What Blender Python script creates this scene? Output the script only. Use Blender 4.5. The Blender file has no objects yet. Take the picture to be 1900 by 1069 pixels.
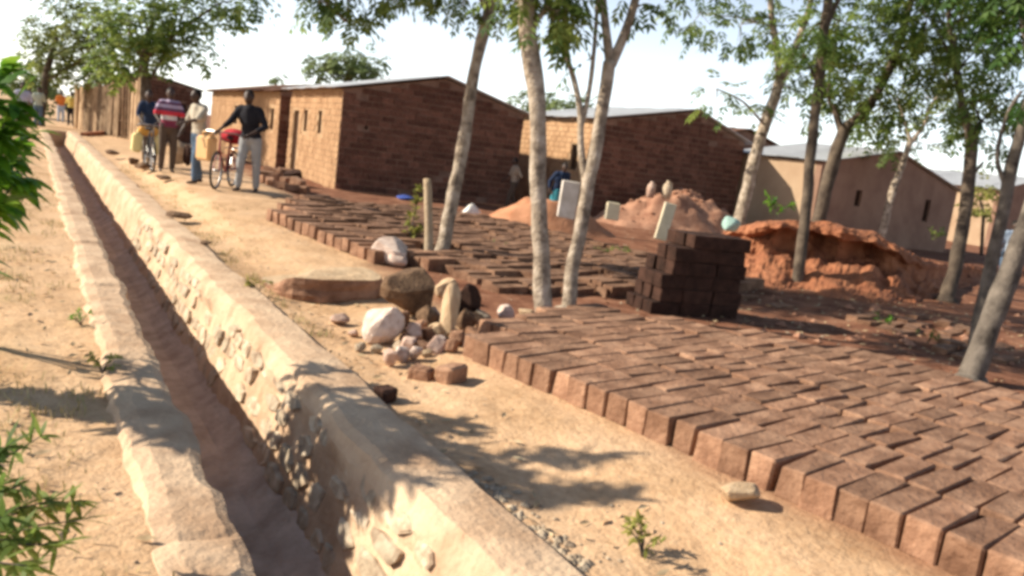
import bpy, bmesh, math, random
from mathutils import Vector, Matrix, noise
random.seed(7)
R_ = random.Random(11)
scene = bpy.context.scene
COL = scene.collection

# ------------------------------------------------------------------ camera
F, CX, CY, H = 1500.0, 950.0, 534.5, 1.5          # lens in photo pixels, eye height
def cray(px, py):
    return Vector((px - CX, -(py - CY), -F)).normalized()
VPX, VPY, SLOPE = 54.0, 168.0, 0.13
Yc = cray(VPX, VPY)
Uc = cray(VPX + 2000, VPY + 2000 * SLOPE).cross(Yc).normalized()
if Uc.y < 0: Uc = -Uc
Xc = Yc.cross(Uc)
RW = Matrix((Xc, Yc, Uc))                          # camera axes -> world axes
EYE = Vector((0, 0, H))
cam_d = bpy.data.cameras.new('camera'); cam = bpy.data.objects.new('camera', cam_d); COL.objects.link(cam)
cam_d.sensor_width = 36; cam_d.lens = F / 1900 * 36; cam_d.clip_start = 0.05; cam_d.clip_end = 2000
cam.matrix_world = Matrix.Translation(EYE) @ RW.to_4x4()
scene.camera = cam
def at(px, py, z=0.0):
    d = RW @ cray(px, py); return EYE + d * ((z - H) / d.z)
def atd(px, py, D):
    return EYE + RW @ Vector(((px - CX) / F * D, -(py - CY) / F * D, -D))
def proj(p):
    c = RW.transposed() @ (Vector(p) - EYE)
    if c.z > -0.05: return None
    return CX + F * c.x / -c.z, CY - F * c.y / -c.z, -c.z

# ------------------------------------------------------------------ sky, sun, exposure
SUN_EL = math.radians(32)
SUN_H = Vector((0.86, -0.51, 0)).normalized()      # the way shadows fall
to_sun = Vector((-SUN_H.x * math.cos(SUN_EL), -SUN_H.y * math.cos(SUN_EL), math.sin(SUN_EL)))
W = bpy.data.worlds.new('World'); scene.world = W; W.use_nodes = True
wn = W.node_tree.nodes; wl = W.node_tree.links
bg = wn['Background']; sky = wn.new('ShaderNodeTexSky'); sky.sky_type = 'NISHITA'
sky.sun_disc = False; sky.sun_elevation = SUN_EL
sky.sun_rotation = math.atan2(to_sun.x, to_sun.y)
sky.altitude = 900; sky.air_density = 1.0; sky.dust_density = 1.5; sky.ozone_density = 1.0
bg.inputs[1].default_value = 0.08
# pale haze lying all round the horizon, thinning upwards
tcw = wn.new('ShaderNodeTexCoord'); spw = wn.new('ShaderNodeSeparateXYZ'); wl.new(tcw.outputs['Generated'], spw.inputs[0])
mrw = wn.new('ShaderNodeMapRange'); mrw.inputs['From Min'].default_value = 0.0; mrw.inputs['From Max'].default_value = 0.6
mrw.inputs['To Min'].default_value = 1.0; mrw.inputs['To Max'].default_value = 0.0; wl.new(spw.outputs['Z'], mrw.inputs['Value'])
pww = wn.new('ShaderNodeMath'); pww.operation = 'POWER'; pww.inputs[1].default_value = 2.4; wl.new(mrw.outputs[0], pww.inputs[0])
hzw = wn.new('ShaderNodeMix'); hzw.data_type = 'RGBA'; hzw.blend_type = 'ADD'; hzw.inputs['B'].default_value = (8.0, 8.0, 8.1, 1)
wl.new(pww.outputs[0], hzw.inputs['Factor']); wl.new(sky.outputs[0], hzw.inputs['A']); wl.new(hzw.outputs['Result'], bg.inputs[0])
sd = bpy.data.lights.new('sun', 'SUN'); sd.energy = 5.0; sd.angle = math.radians(0.6); sd.color = (1.0, 0.915, 0.77)
sun = bpy.data.objects.new('sun', sd); COL.objects.link(sun)
sun.rotation_euler = (-to_sun).to_track_quat('-Z', 'Y').to_euler()
vs = scene.view_settings
vs.view_transform = 'Standard'; vs.look = 'None'; vs.gamma = 1.0; vs.exposure = 0.80; vs.use_curve_mapping = False
scene.cycles.filter_width = 3.6
scene.cycles.max_bounces = 6

# ------------------------------------------------------------------ materials
MATS = {}
def mat(name, c1, c2=None, scale=6.0, rough=0.95, bump=0.3, bscale=None, c3=None, rnd=0.0, metal=0.0, trans=0.0, coords='Object', detail=6.0, pos=(0.35, 0.65), spec=0.2):
    m = bpy.data.materials.new(name); m.use_nodes = True
    nt = m.node_tree; N = nt.nodes; L = nt.links
    b = N['Principled BSDF']; b.inputs['Roughness'].default_value = rough; b.inputs['Metallic'].default_value = metal
    b.inputs['Specular IOR Level'].default_value = spec
    tc = N.new('ShaderNodeTexCoord')
    if coords == 'World':
        g = N.new('ShaderNodeNewGeometry'); src = g.outputs['Position']
    else:
        src = tc.outputs[coords]
    oi = N.new('ShaderNodeObjectInfo')
    add = N.new('ShaderNodeVectorMath'); add.operation = 'ADD'
    if coords != 'World':
        cb = N.new('ShaderNodeCombineXYZ'); ml = N.new('ShaderNodeMath'); ml.operation = 'MULTIPLY'; ml.inputs[1].default_value = 40
        L.new(oi.outputs['Random'], ml.inputs[0])
        for k in range(3): L.new(ml.outputs[0], cb.inputs[k])
        L.new(src, add.inputs[0]); L.new(cb.outputs[0], add.inputs[1])
    else:
        L.new(src, add.inputs[0])
    nz = N.new('ShaderNodeTexNoise'); nz.inputs['Scale'].default_value = scale; nz.inputs['Detail'].default_value = detail
    nz.inputs['Roughness'].default_value = 0.6
    L.new(add.outputs[0], nz.inputs['Vector'])
    rp = N.new('ShaderNodeValToRGB')
    rp.color_ramp.elements[0].position = pos[0]; rp.color_ramp.elements[1].position = pos[1]
    rp.color_ramp.elements[0].color = (*c1, 1); rp.color_ramp.elements[1].color = (*(c2 or c1), 1)
    if c3:
        e = rp.color_ramp.elements.new((pos[0] + pos[1]) / 2); e.color = (*c3, 1)
    L.new(nz.outputs['Fac'], rp.inputs[0])
    col = rp.outputs[0]
    if rnd > 0:
        hs = N.new('ShaderNodeHueSaturation'); mr = N.new('ShaderNodeMapRange')
        mr.inputs['To Min'].default_value = 1 - rnd; mr.inputs['To Max'].default_value = 1 + rnd
        L.new(oi.outputs['Random'], mr.inputs['Value']); L.new(mr.outputs[0], hs.inputs['Value'])
        L.new(col, hs.inputs['Color']); col = hs.outputs[0]
    L.new(col, b.inputs['Base Color'])
    if bump > 0:
        n2 = N.new('ShaderNodeTexNoise'); n2.inputs['Scale'].default_value = bscale or scale * 4; n2.inputs['Detail'].default_value = 8
        L.new(add.outputs[0], n2.inputs['Vector'])
        bp = N.new('ShaderNodeBump'); bp.inputs['Strength'].default_value = bump; bp.inputs['Distance'].default_value = 0.02
        L.new(n2.outputs['Fac'], bp.inputs['Height']); L.new(bp.outputs[0], b.inputs['Normal'])
    if trans > 0:
        out = N['Material Output']; tr = N.new('ShaderNodeBsdfTranslucent'); mx = N.new('ShaderNodeMixShader')
        hs2 = N.new('ShaderNodeHueSaturation'); hs2.inputs['Value'].default_value = 1.5; hs2.inputs['Hue'].default_value = 0.48
        L.new(col, hs2.inputs['Color']); L.new(hs2.outputs[0], tr.inputs['Color'])
        mx.inputs[0].default_value = trans
        L.new(b.outputs[0], mx.inputs[1]); L.new(tr.outputs[0], mx.inputs[2]); L.new(mx.outputs[0], out.inputs['Surface'])
    MATS[name] = m
    return m

def ground_mat():
    m = bpy.data.materials.new('ground_soil'); m.use_nodes = True
    nt = m.node_tree; N = nt.nodes; L = nt.links; b = N['Principled BSDF']
    b.inputs['Roughness'].default_value = 1.0; b.inputs['Specular IOR Level'].default_value = 0.1
    g = N.new('ShaderNodeNewGeometry'); sep = N.new('ShaderNodeSeparateXYZ'); L.new(g.outputs['Position'], sep.inputs[0])
    def nz(s, d=6):
        n = N.new('ShaderNodeTexNoise'); n.inputs['Scale'].default_value = s; n.inputs['Detail'].default_value = d
        L.new(g.outputs['Position'], n.inputs['Vector']); return n.outputs['Fac']
    def mth(op, a, b_):
        n = N.new('ShaderNodeMath'); n.operation = op
        for k, v in ((0, a), (1, b_)):
            if isinstance(v, (int, float)): n.inputs[k].default_value = v
            else: L.new(v, n.inputs[k])
        return n.outputs[0]
    def ramp(f, stops):
        r = N.new('ShaderNodeValToRGB'); e = r.color_ramp.elements
        e[0].position, e[0].color = stops[0][0], (*stops[0][1], 1); e[1].position, e[1].color = stops[-1][0], (*stops[-1][1], 1)
        for p, c in stops[1:-1]:
            q = e.new(p); q.color = (*c, 1)
        L.new(f, r.inputs[0]); return r.outputs[0]
    def mix(f, a, b_):
        n = N.new('ShaderNodeMix'); n.data_type = 'RGBA'
        L.new(f, n.inputs['Factor']); L.new(a, n.inputs['A']); L.new(b_, n.inputs['B']); return n.outputs['Result']
    tan = ramp(nz(1.7), [(0.3, (0.38, 0.215, 0.11)), (0.5, (0.57, 0.355, 0.205)), (0.7, (0.66, 0.445, 0.28))])
    tan2 = ramp(nz(22, 8), [(0.3, (0.36, 0.22, 0.115)), (0.55, (0.57, 0.38, 0.215)), (0.75, (0.64, 0.455, 0.28))])
    tanm = N.new('ShaderNodeMix'); tanm.data_type = 'RGBA'; tanm.inputs['Factor'].default_value = 0.45
    L.new(tan, tanm.inputs['A']); L.new(tan2, tanm.inputs['B'])
    red = ramp(nz(3.0, 8), [(0.3, (0.12, 0.048, 0.027)), (0.5, (0.20, 0.088, 0.050)), (0.7, (0.29, 0.145, 0.085))])
    # the yard's soil is darker and redder than the sandy path; edge wanders with noise
    yy = mth('MAXIMUM', mth('SUBTRACT', sep.outputs['Y'], 5.0), 0.0)
    thr = mth('ADD', mth('MULTIPLY', yy, 0.11), 3.0)
    f = mth('SUBTRACT', sep.outputs['X'], thr)
    f = mth('ADD', f, mth('MULTIPLY', mth('SUBTRACT', nz(0.9), 0.5), 1.6))
    mr = N.new('ShaderNodeMapRange'); mr.interpolation_type = 'SMOOTHSTEP'
    mr.inputs['From Min'].default_value = -0.25; mr.inputs['From Max'].default_value = 0.6
    L.new(f, mr.inputs['Value'])
    c = mix(mr.outputs[0], tanm.outputs['Result'], red)
    # dry grass litter on the left verge
    lv = N.new('ShaderNodeMapRange'); lv.inputs['From Min'].default_value = 0.15; lv.inputs['From Max'].default_value = -0.6
    L.new(sep.outputs['X'], lv.inputs['Value'])
    gf = mth('MULTIPLY', lv.outputs[0], mth('MULTIPLY', ramp(nz(2.3), [(0.48, (0, 0, 0)), (0.62, (1, 1, 1))]), 0.6))
    grass = ramp(nz(30), [(0.35, (0.20, 0.17, 0.075)), (0.65, (0.36, 0.29, 0.14))])
    c = mix(gf, c, grass)
    L.new(c, b.inputs['Base Color'])
    bp = N.new('ShaderNodeBump'); bp.inputs['Strength'].default_value = 0.7; bp.inputs['Distance'].default_value = 0.03
    hsum = mth('ADD', nz(9, 10), mth('MULTIPLY', nz(45, 6), 0.4))
    L.new(hsum, bp.inputs['Height']); L.new(bp.outputs[0], b.inputs['Normal'])
    MATS['ground'] = m
ground_mat()
mat('mudbrick', (0.165, 0.083, 0.048), (0.35, 0.200, 0.122), scale=5, bump=0.8, bscale=30, rnd=0.24, c3=(0.245, 0.132, 0.079))
mat('mudbrick_dark_shaded', (0.030, 0.014, 0.009), (0.062, 0.029, 0.019), scale=9, bump=0.8, bscale=45, rnd=0.2)  # near-black on the stack: its shade is put into the brick colour
mat('brick_red_shaded', (0.10, 0.043, 0.029), (0.215, 0.10, 0.065), scale=4, bump=0.6, bscale=40, rnd=0.34)  # gable brick; part of its darkness is wall shade put into the colour
mat('brick_tan_lit', (0.31, 0.175, 0.090), (0.44, 0.268, 0.146), scale=2, bump=0.5, bscale=40, rnd=0.1, coords='World')  # front-wall brick: tan wash, with sunlight put into the colour
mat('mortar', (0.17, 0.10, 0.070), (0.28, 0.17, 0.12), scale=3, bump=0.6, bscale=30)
mat('mortar_tan_lit', (0.30, 0.18, 0.10), (0.42, 0.28, 0.16), scale=3, bump=0.6, bscale=30)  # front-wall core, lightened in colour as the sunlit copy of the mortar
mat('plaster_shaded', (0.22, 0.125, 0.085), (0.29, 0.175, 0.12), scale=1.3, bump=0.3, bscale=18)  # gable walls: darker copy with their shade in the colour
mat('plaster_lit', (0.36, 0.24, 0.15), (0.44, 0.31, 0.20), scale=1.3, bump=0.3, bscale=18)  # front walls: lighter copy with sunlight put into the colour
mat('iron', (0.60, 0.60, 0.59), (0.72, 0.72, 0.70), scale=2.0, rough=0.45, bump=0.0, metal=0.15, rnd=0.06)
mat('iron_pale', (0.58, 0.57, 0.55), (0.70, 0.69, 0.66), scale=2.0, rough=0.5, bump=0.0, metal=0.2, rnd=0.06)
mat('iron_rust', (0.16, 0.075, 0.045), (0.27, 0.15, 0.10), scale=3.0, rough=0.8, bump=0.1, metal=0.1)
mat('timber', (0.17, 0.10, 0.06), (0.30, 0.19, 0.115), scale=7, bump=0.5)
mat('timber_pale', (0.40, 0.29, 0.18), (0.56, 0.43, 0.29), scale=6, bump=0.5, rnd=0.25)
mat('timber_fence', (0.20, 0.125, 0.072), (0.42, 0.29, 0.175), scale=5, bump=0.5, rnd=0.45)
mat('dark_wood', (0.05, 0.03, 0.022), (0.10, 0.06, 0.04), scale=6, bump=0.4)
mat('concrete', (0.40, 0.255, 0.155), (0.62, 0.445, 0.29), scale=2.6, bump=0.7, bscale=28, c3=(0.53, 0.365, 0.235), coords='World')
mat('trench_soil', (0.42, 0.295, 0.21), (0.64, 0.48, 0.36), scale=5, bump=0.8, bscale=30, coords='World')
mat('stone', (0.30, 0.205, 0.135), (0.60, 0.48, 0.345), scale=9, bump=0.9, bscale=25, c3=(0.46, 0.36, 0.25), rnd=0.22)
mat('stone_white', (0.44, 0.31, 0.245), (0.68, 0.55, 0.46), scale=5, bump=0.6, bscale=20, rnd=0.08)
mat('stone_pink', (0.42, 0.26, 0.19), (0.58, 0.42, 0.33), scale=5, bump=0.6, bscale=20, rnd=0.12)
mat('stone_brown', (0.085, 0.048, 0.028), (0.20, 0.12, 0.068), scale=5, bump=0.9, bscale=18)
mat('clod_tan', (0.40, 0.27, 0.16), (0.55, 0.40, 0.25), scale=5, bump=0.7, bscale=22)
mat('earth_red', (0.20, 0.075, 0.038), (0.36, 0.150, 0.074), scale=3.5, bump=1.0, bscale=20, c3=(0.28, 0.108, 0.052), coords='World')
mat('earth_orange', (0.40, 0.17, 0.085), (0.52, 0.25, 0.135), scale=3, bump=0.8, bscale=16, coords='World')
mat('earth_pink', (0.25, 0.118, 0.072), (0.42, 0.225, 0.14), scale=3.5, bump=1.0, bscale=14, coords='World')
mat('bark', (0.13, 0.098, 0.072), (0.46, 0.38, 0.30), scale=7, bump=1.0, bscale=26, c3=(0.32, 0.255, 0.19))
mat('bark_grey', (0.05, 0.040, 0.032), (0.18, 0.148, 0.118), scale=5, bump=0.7, bscale=22)  # shade over the right-edge trunks is darkened into this bark colour
mat('bark_dark', (0.055, 0.04, 0.03), (0.14, 0.105, 0.075), scale=5, bump=0.7, bscale=22)
mat('leaf', (0.035, 0.078, 0.020), (0.24, 0.30, 0.075), scale=2.8, rough=0.55, bump=0, c3=(0.11, 0.175, 0.038), trans=0.5)
mat('leaf_olive', (0.055, 0.085, 0.022), (0.23, 0.26, 0.07), scale=1.1, rough=0.6, bump=0, c3=(0.12, 0.16, 0.04), trans=0.45)
mat('leaf_bright', (0.02, 0.07, 0.008), (0.20, 0.36, 0.04), scale=6, rough=0.45, bump=0, c3=(0.09, 0.24, 0.018), trans=0.4)
mat('leaf_dark', (0.018, 0.048, 0.010), (0.075, 0.13, 0.025), scale=3.5, rough=0.55, bump=0, c3=(0.035, 0.08, 0.014), trans=0.3)
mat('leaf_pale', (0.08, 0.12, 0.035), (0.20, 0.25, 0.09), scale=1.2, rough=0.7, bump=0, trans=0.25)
mat('leaf_yellow', (0.12, 0.15, 0.03), (0.34, 0.32, 0.08), scale=5, rough=0.6, bump=0, trans=0.35)
mat('dry_leaf', (0.28, 0.19, 0.10), (0.50, 0.38, 0.23), scale=9, rough=0.8, bump=0)
mat('dry_grass', (0.26, 0.21, 0.09), (0.48, 0.40, 0.20), scale=7, rough=0.8, bump=0, trans=0.2)
mat('skin', (0.045, 0.024, 0.016), (0.07, 0.038, 0.026), scale=8, rough=0.55, bump=0, spec=0.4)
mat('hair', (0.010, 0.008, 0.007), (0.02, 0.016, 0.013), scale=30, rough=0.8, bump=0.5)
def cloth(name, c, v=0.8): return mat(name, tuple(x * v for x in c), c, scale=7, rough=0.9, bump=0.35, bscale=16)
cloth('cloth_navy', (0.020, 0.035, 0.075)); cloth('cloth_black', (0.018, 0.017, 0.022)); cloth('cloth_cream', (0.46, 0.40, 0.31))
cloth('cloth_brown', (0.10, 0.07, 0.05)); cloth('cloth_grey', (0.32, 0.32, 0.32)); cloth('cloth_orange', (0.72, 0.22, 0.05))
cloth('cloth_yellow', (0.74, 0.58, 0.16)); cloth('cloth_lavender', (0.42, 0.42, 0.52)); cloth('cloth_sage', (0.45, 0.50, 0.40))
cloth('cloth_jeans', (0.10, 0.15, 0.22)); cloth('cloth_khaki', (0.34, 0.26, 0.19)); cloth('cloth_teal', (0.04, 0.20, 0.24))
cloth('cloth_blue', (0.06, 0.10, 0.34)); cloth('cloth_red', (0.38, 0.02, 0.028)); cloth('cloth_sky', (0.40, 0.48, 0.58)); cloth('cloth_maroon', (0.13, 0.025, 0.035))
cloth('sack_white', (0.78, 0.74, 0.66), 0.88); cloth('cloth_mint', (0.36, 0.52, 0.46))
mat('plastic_yellow', (0.70, 0.58, 0.22), (0.78, 0.66, 0.30), scale=4, rough=0.45, bump=0.05, spec=0.5)
mat('plastic_orange', (0.66, 0.30, 0.035), (0.74, 0.38, 0.06), scale=4, rough=0.45, bump=0.05, spec=0.5)
mat('plastic_tan', (0.62, 0.36, 0.14), (0.70, 0.43, 0.18), scale=4, rough=0.5, bump=0.05, spec=0.5)
mat('plastic_white', (0.70, 0.68, 0.64), (0.80, 0.78, 0.74), scale=4, rough=0.5, bump=0.05, spec=0.5)
mat('rubber', (0.016, 0.016, 0.016), (0.03, 0.028, 0.026), scale=20, rough=0.8, bump=0.2)
mat('steel', (0.30, 0.30, 0.30), (0.42, 0.41, 0.40), scale=8, rough=0.35, bump=0, metal=0.9)
mat('bike_paint', (0.03, 0.03, 0.035), (0.06, 0.055, 0.055), scale=8, rough=0.4, bump=0, spec=0.5)
mat('bike_paint_red', (0.22, 0.03, 0.03), (0.30, 0.04, 0.035), scale=8, rough=0.4, bump=0, spec=0.5)
mat('leather', (0.03, 0.02, 0.015), (0.06, 0.04, 0.03), scale=10, rough=0.6, bump=0.2)
mat('whitewash', (0.50, 0.42, 0.34), (0.74, 0.67, 0.60), scale=3, rough=0.9, bump=0.3)
mat('pale_block', (0.55, 0.46, 0.31), (0.70, 0.61, 0.44), scale=4, rough=0.9, bump=0.3)
def striped():
    m = bpy.data.materials.new('cloth_striped'); m.use_nodes = True; N = m.node_tree.nodes; L = m.node_tree.links
    tc = N.new('ShaderNodeTexCoord'); sp = N.new('ShaderNodeSeparateXYZ'); L.new(tc.outputs['Object'], sp.inputs[0])
    mr = N.new('ShaderNodeMapRange'); mr.inputs['From Min'].default_value = 0.85; mr.inputs['From Max'].default_value = 1.5; L.new(sp.outputs['Z'], mr.inputs['Value'])
    r = N.new('ShaderNodeValToRGB'); r.color_ramp.interpolation = 'CONSTANT'; e = r.color_ramp.elements
    st = [(0.0, (0.20, 0.03, 0.06)), (0.25, (0.24, 0.03, 0.06)), (0.36, (0.60, 0.56, 0.54)), (0.50, (0.55, 0.03, 0.05)), (0.64, (0.12, 0.05, 0.10)), (0.74, (0.42, 0.34, 0.44)), (0.84, (0.13, 0.05, 0.10)), (0.93, (0.38, 0.30, 0.40))]
    e[0].position, e[0].color = st[0][0], (*st[0][1], 1); e[1].position, e[1].color = st[1][0], (*st[1][1], 1)
    for p, c in st[2:]:
        q = e.new(p); q.color = (*c, 1)
    L.new(mr.outputs[0], r.inputs[0]); L.new(r.outputs[0], N['Principled BSDF'].inputs['Base Color']); N['Principled BSDF'].inputs['Roughness'].default_value = 0.9
    MATS['cloth_striped'] = m
striped()

# ------------------------------------------------------------------ helpers
def tag(o, label=None, cat=None, group=None, kind=None):
    if label: o['label'] = label
    if cat: o['category'] = cat
    if group: o['group'] = group
    if kind: o['kind'] = kind
    return o
def empty(name, loc=(0, 0, 0), rz=0.0):
    o = bpy.data.objects.new(name, None); COL.objects.link(o); o.location = loc; o.rotation_euler = (0, 0, rz); o.empty_display_size = 0.1
    return o
def link(name, me, m=None, parent=None, loc=None, rot=None):
    o = bpy.data.objects.new(name, me); COL.objects.link(o)
    if m and not me.materials: me.materials.append(MATS[m])
    if parent: o.parent = parent
    if loc is not None: o.location = loc
    if rot is not None: o.rotation_euler = rot
    return o
class MB:
    def __init__(s): s.v = []; s.f = []
    def add(s, V, Fc):
        n = len(s.v); s.v += [tuple(p) for p in V]; s.f += [tuple(i + n for i in f) for f in Fc]; return s
    def box(s, c, d, rz=0.0, rx=0.0, ry=0.0, jit=0.0):
        M = Matrix.Translation(c) @ Matrix.Rotation(rz, 4, 'Z') @ Matrix.Rotation(ry, 4, 'Y') @ Matrix.Rotation(rx, 4, 'X')
        V = []
        for k in range(8):
            p = Vector(((k & 1) - .5, ((k >> 1) & 1) - .5, ((k >> 2) & 1) - .5))
            p = Vector((p.x * d[0], p.y * d[1], p.z * d[2]))
            if jit: p += Vector((R_.uniform(-jit, jit), R_.uniform(-jit, jit), R_.uniform(-jit, jit)))
            V.append(M @ p)
        return s.add(V, [(0, 2, 3, 1), (4, 5, 7, 6), (0, 1, 5, 4), (2, 6, 7, 3), (0, 4, 6, 2), (1, 3, 7, 5)])
    def tube(s, P, rad, n=8, wob=0.0, cap=True):
        P = [Vector(p) for p in P]; V = []; Fc = []
        t0 = (P[1] - P[0]).normalized(); ref = Vector((1, 0, 0)) if abs(t0.x) < 0.8 else Vector((0, 1, 0))
        a = t0.cross(ref).normalized()
        for i, p in enumerate(P):
            t = (P[min(i + 1, len(P) - 1)] - P[max(i - 1, 0)]).normalized()
            a = (a - t * a.dot(t)).normalized(); b = t.cross(a)
            r = rad[i] if hasattr(rad, '__len__') else rad
            for k in range(n):
                g = 2 * math.pi * k / n
                rr = r * (1 + (wob * noise.noise(p * 3 + Vector((math.cos(g), math.sin(g), 0)) * 1.3) if wob else 0))
                V.append(p + (a * math.cos(g) + b * math.sin(g)) * rr)
        for i in range(len(P) - 1):
            for k in range(n):
                k2 = (k + 1) % n
                Fc.append((i * n + k, i * n + k2, (i + 1) * n + k2, (i + 1) * n + k))
        if cap:
            Fc.append(tuple(reversed(range(n)))); Fc.append(tuple(range((len(P) - 1) * n, len(P) * n)))
        return s.add(V, Fc)
    def ball(s, c, r, nu=10, nv=7, sc=(1, 1, 1)):
        c = Vector(c); V = [c + Vector((0, 0, r * sc[2]))]; Fc = []
        for j in range(1, nv):
            th = math.pi * j / nv
            for i in range(nu):
                ph = 2 * math.pi * i / nu
                V.append(c + Vector((r * sc[0] * math.sin(th) * math.cos(ph), r * sc[1] * math.sin(th) * math.sin(ph), r * sc[2] * math.cos(th))))
        V.append(c - Vector((0, 0, r * sc[2]))); last = len(V) - 1
        for i in range(nu):
            Fc.append((0, 1 + i, 1 + (i + 1) % nu))
            for j in range(nv - 2):
                a = 1 + j * nu
                Fc.append((a + i, a + nu + i, a + nu + (i + 1) % nu, a + (i + 1) % nu))
            a = 1 + (nv - 2) * nu
            Fc.append((a + i, last, a + (i + 1) % nu))
        return s.add(V, Fc)
    def mesh(s, name, m=None, smooth=False):
        me = bpy.data.meshes.new(name); me.from_pydata(s.v, [], s.f); me.update()
        if m: me.materials.append(MATS[m])
        if smooth: me.polygons.foreach_set('use_smooth', [True] * len(me.polygons))
        return me
    def build(s, name, m=None, parent=None, smooth=False, loc=None, rot=None):
        return link(name, s.mesh(name, m, smooth), None, parent, loc, rot)
def smooth_pts(P, k=4):
    """Catmull-Rom through (point, radius) pairs"""
    P = [(Vector(p), r) for p, r in P]; out = []; rad = []
    for i in range(len(P) - 1):
        p0 = P[max(i - 1, 0)][0]; p1, r1 = P[i]; p2, r2 = P[i + 1]; p3 = P[min(i + 2, len(P) - 1)][0]
        for j in range(k):
            t = j / k
            out.append(0.5 * ((2 * p1) + (p2 - p0) * t + (2 * p0 - 5 * p1 + 4 * p2 - p3) * t * t + (3 * p1 - p0 - 3 * p2 + p3) * t ** 3)); rad.append(r1 + (r2 - r1) * t)
    out.append(P[-1][0]); rad.append(P[-1][1])
    return out, rad
def ss(x, a, b):
    t = min(1, max(0, (x - a) / (b - a))); return t * t * (3 - 2 * t)
def rock_mesh(name, seed, m, sub=2, amp=0.28, flat=(1, 1, 1), cuts=5):
    bm = bmesh.new(); bmesh.ops.create_icosphere(bm, subdivisions=sub, radius=0.5)
    r = random.Random(seed); off = Vector((r.uniform(-50, 50), r.uniform(-50, 50), r.uniform(-50, 50)))
    planes = [(Vector((r.gauss(0, 1), r.gauss(0, 1), r.gauss(0, 1))).normalized(), r.uniform(0.24, 0.38)) for _ in range(int(cuts * 1.5))]
    for v in bm.verts:
        p = v.co.copy(); p *= 1 + amp * noise.noise(p * 2.2 + off)
        for n, d in planes:
            e = p.dot(n) - d
            if e > 0: p -= n * e * 0.97
        v.co = Vector((p.x * flat[0], p.y * flat[1], p.z * flat[2]))
    me = bpy.data.meshes.new(name); bm.to_mesh(me); bm.free(); me.materials.append(MATS[m]); return me
def brick_mesh(name, d, m, seed, bev=0.006, jit=0.006, chip=0):
    r = random.Random(seed); bm = bmesh.new(); bmesh.ops.create_cube(bm, size=1)
    for v in bm.verts:
        v.co = Vector((v.co.x * d[0] + r.uniform(-jit, jit), v.co.y * d[1] + r.uniform(-jit, jit), v.co.z * d[2] + r.uniform(-jit, jit) * 0.6))
    bmesh.ops.bevel(bm, geom=bm.edges[:], offset=bev, segments=1, affect='EDGES')
    for v in bm.verts: v.co += Vector((r.uniform(-1, 1), r.uniform(-1, 1), r.uniform(-1, 1))) * jit * 0.35
    if chip:   # a knocked-off corner
        cs = Vector((r.choice((-1, 1)) * d[0] / 2, r.choice((-1, 1)) * d[1] / 2, d[2] / 2))
        for v in bm.verts:
            q = (v.co - cs).length
            if q < .05: v.co += Vector((-math.copysign(chip, cs.x), -math.copysign(chip * .6, cs.y), -chip))
    me = bpy.data.meshes.new(name); bm.to_mesh(me); bm.free(); me.materials.append(MATS[m]); return me
ORD = ['zeroth', 'first', 'second', 'third', 'fourth', 'fifth', 'sixth', 'seventh', 'eighth', 'ninth', 'tenth', 'eleventh', 'twelfth', 'thirteenth', 'fourteenth', 'fifteenth', 'sixteenth', 'seventeenth', 'eighteenth', 'nineteenth', 'twentieth',
       'twenty-first', 'twenty-second', 'twenty-third', 'twenty-fourth', 'twenty-fifth', 'twenty-sixth', 'twenty-seventh', 'twenty-eighth', 'twenty-ninth', 'thirtieth', 'thirty-first', 'thirty-second', 'thirty-third', 'thirty-fourth', 'thirty-fifth', 'thirty-sixth', 'thirty-seventh', 'thirty-eighth', 'thirty-ninth', 'fortieth']

# ------------------------------------------------------------------ ground
def hgt(x, y):
    p = Vector((x, y, 0))
    a = 0.034 * noise.noise(p * 0.55) + 0.020 * noise.noise(p * 1.9) + 0.010 * noise.noise(p * 5)
    flat = 1 - 0.75 * (ss(x, 2.5, 2.9) * (1 - ss(y, 5.8, 6.6)) * (1 - ss(x, 6.2, 7)))
    z = a * flat
    z += 0.20 * ss(x, 1.9, 2.5) * (1 - ss(x, 3.9, 5.4)) * ss(y, 8.5, 13) * (1 - ss(y, 20, 28))
    z += -0.05 * ss(x, 1.6, 1.9) * (1 - ss(x, 2.2, 2.8)) * (1 - ss(y, 9, 13))
    z += 0.10 * (1 - ss(x, -1.6, -0.3)) - 0.02 * ss(x, -0.3, 0.3) * (1 - ss(x, 0.4, 1.0))
    for tx, k in ((2.12, 1.0), (2.5, 2.0), (-.25, 3.0)):   # worn wheel and foot tracks
        z -= .018 * math.exp(-((x - tx - .08 * noise.noise(Vector((y * .5, k * 9, 0)))) / .07) ** 2) * (.6 + .8 * noise.noise(Vector((x * 3, y * 3.5, k))))
    z *= 1 - ss(math.hypot(x, y), 70, 140)
    return z
def frange(a, b, s):
    n = max(1, round((b - a) / s)); return [a + (b - a) * i / n for i in range(n)]
TX0, TX1 = 0.47, 1.72
YEND = 39.0
gx = [-300, -150, -80, -40, -20, -10, -6, -4] + frange(-3, TX0, 0.08) + [TX0] + [TX1] + frange(TX1 + 0.06, 8, 0.09) + frange(8, 14, 0.25) + frange(14, 36, 0.8) + [36, 45, 60, 90, 150, 300, 600]
gy = [-60, -20, -8] + frange(-6, 0.5, 0.8) + frange(0.5, 14, 0.09) + frange(14, 27, 0.25) + frange(27, YEND, 1.0) + [YEND] + frange(YEND + 1.2, 78, 1.5) + [78, 85, 110, 160, 260, 600, 1200]
GV = []; GF = []
for y in gy:
    for x in gx: GV.append((x, y, hgt(x, y)))
nx = len(gx); it = gx.index(TX0)
for j in range(len(gy) - 1):
    for i in range(nx - 1):
        if i == it and -6.01 <= gy[j] < YEND - .01: continue
        GF.append((j * nx + i, j * nx + i + 1, (j + 1) * nx + i + 1, (j + 1) * nx + i))
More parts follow.
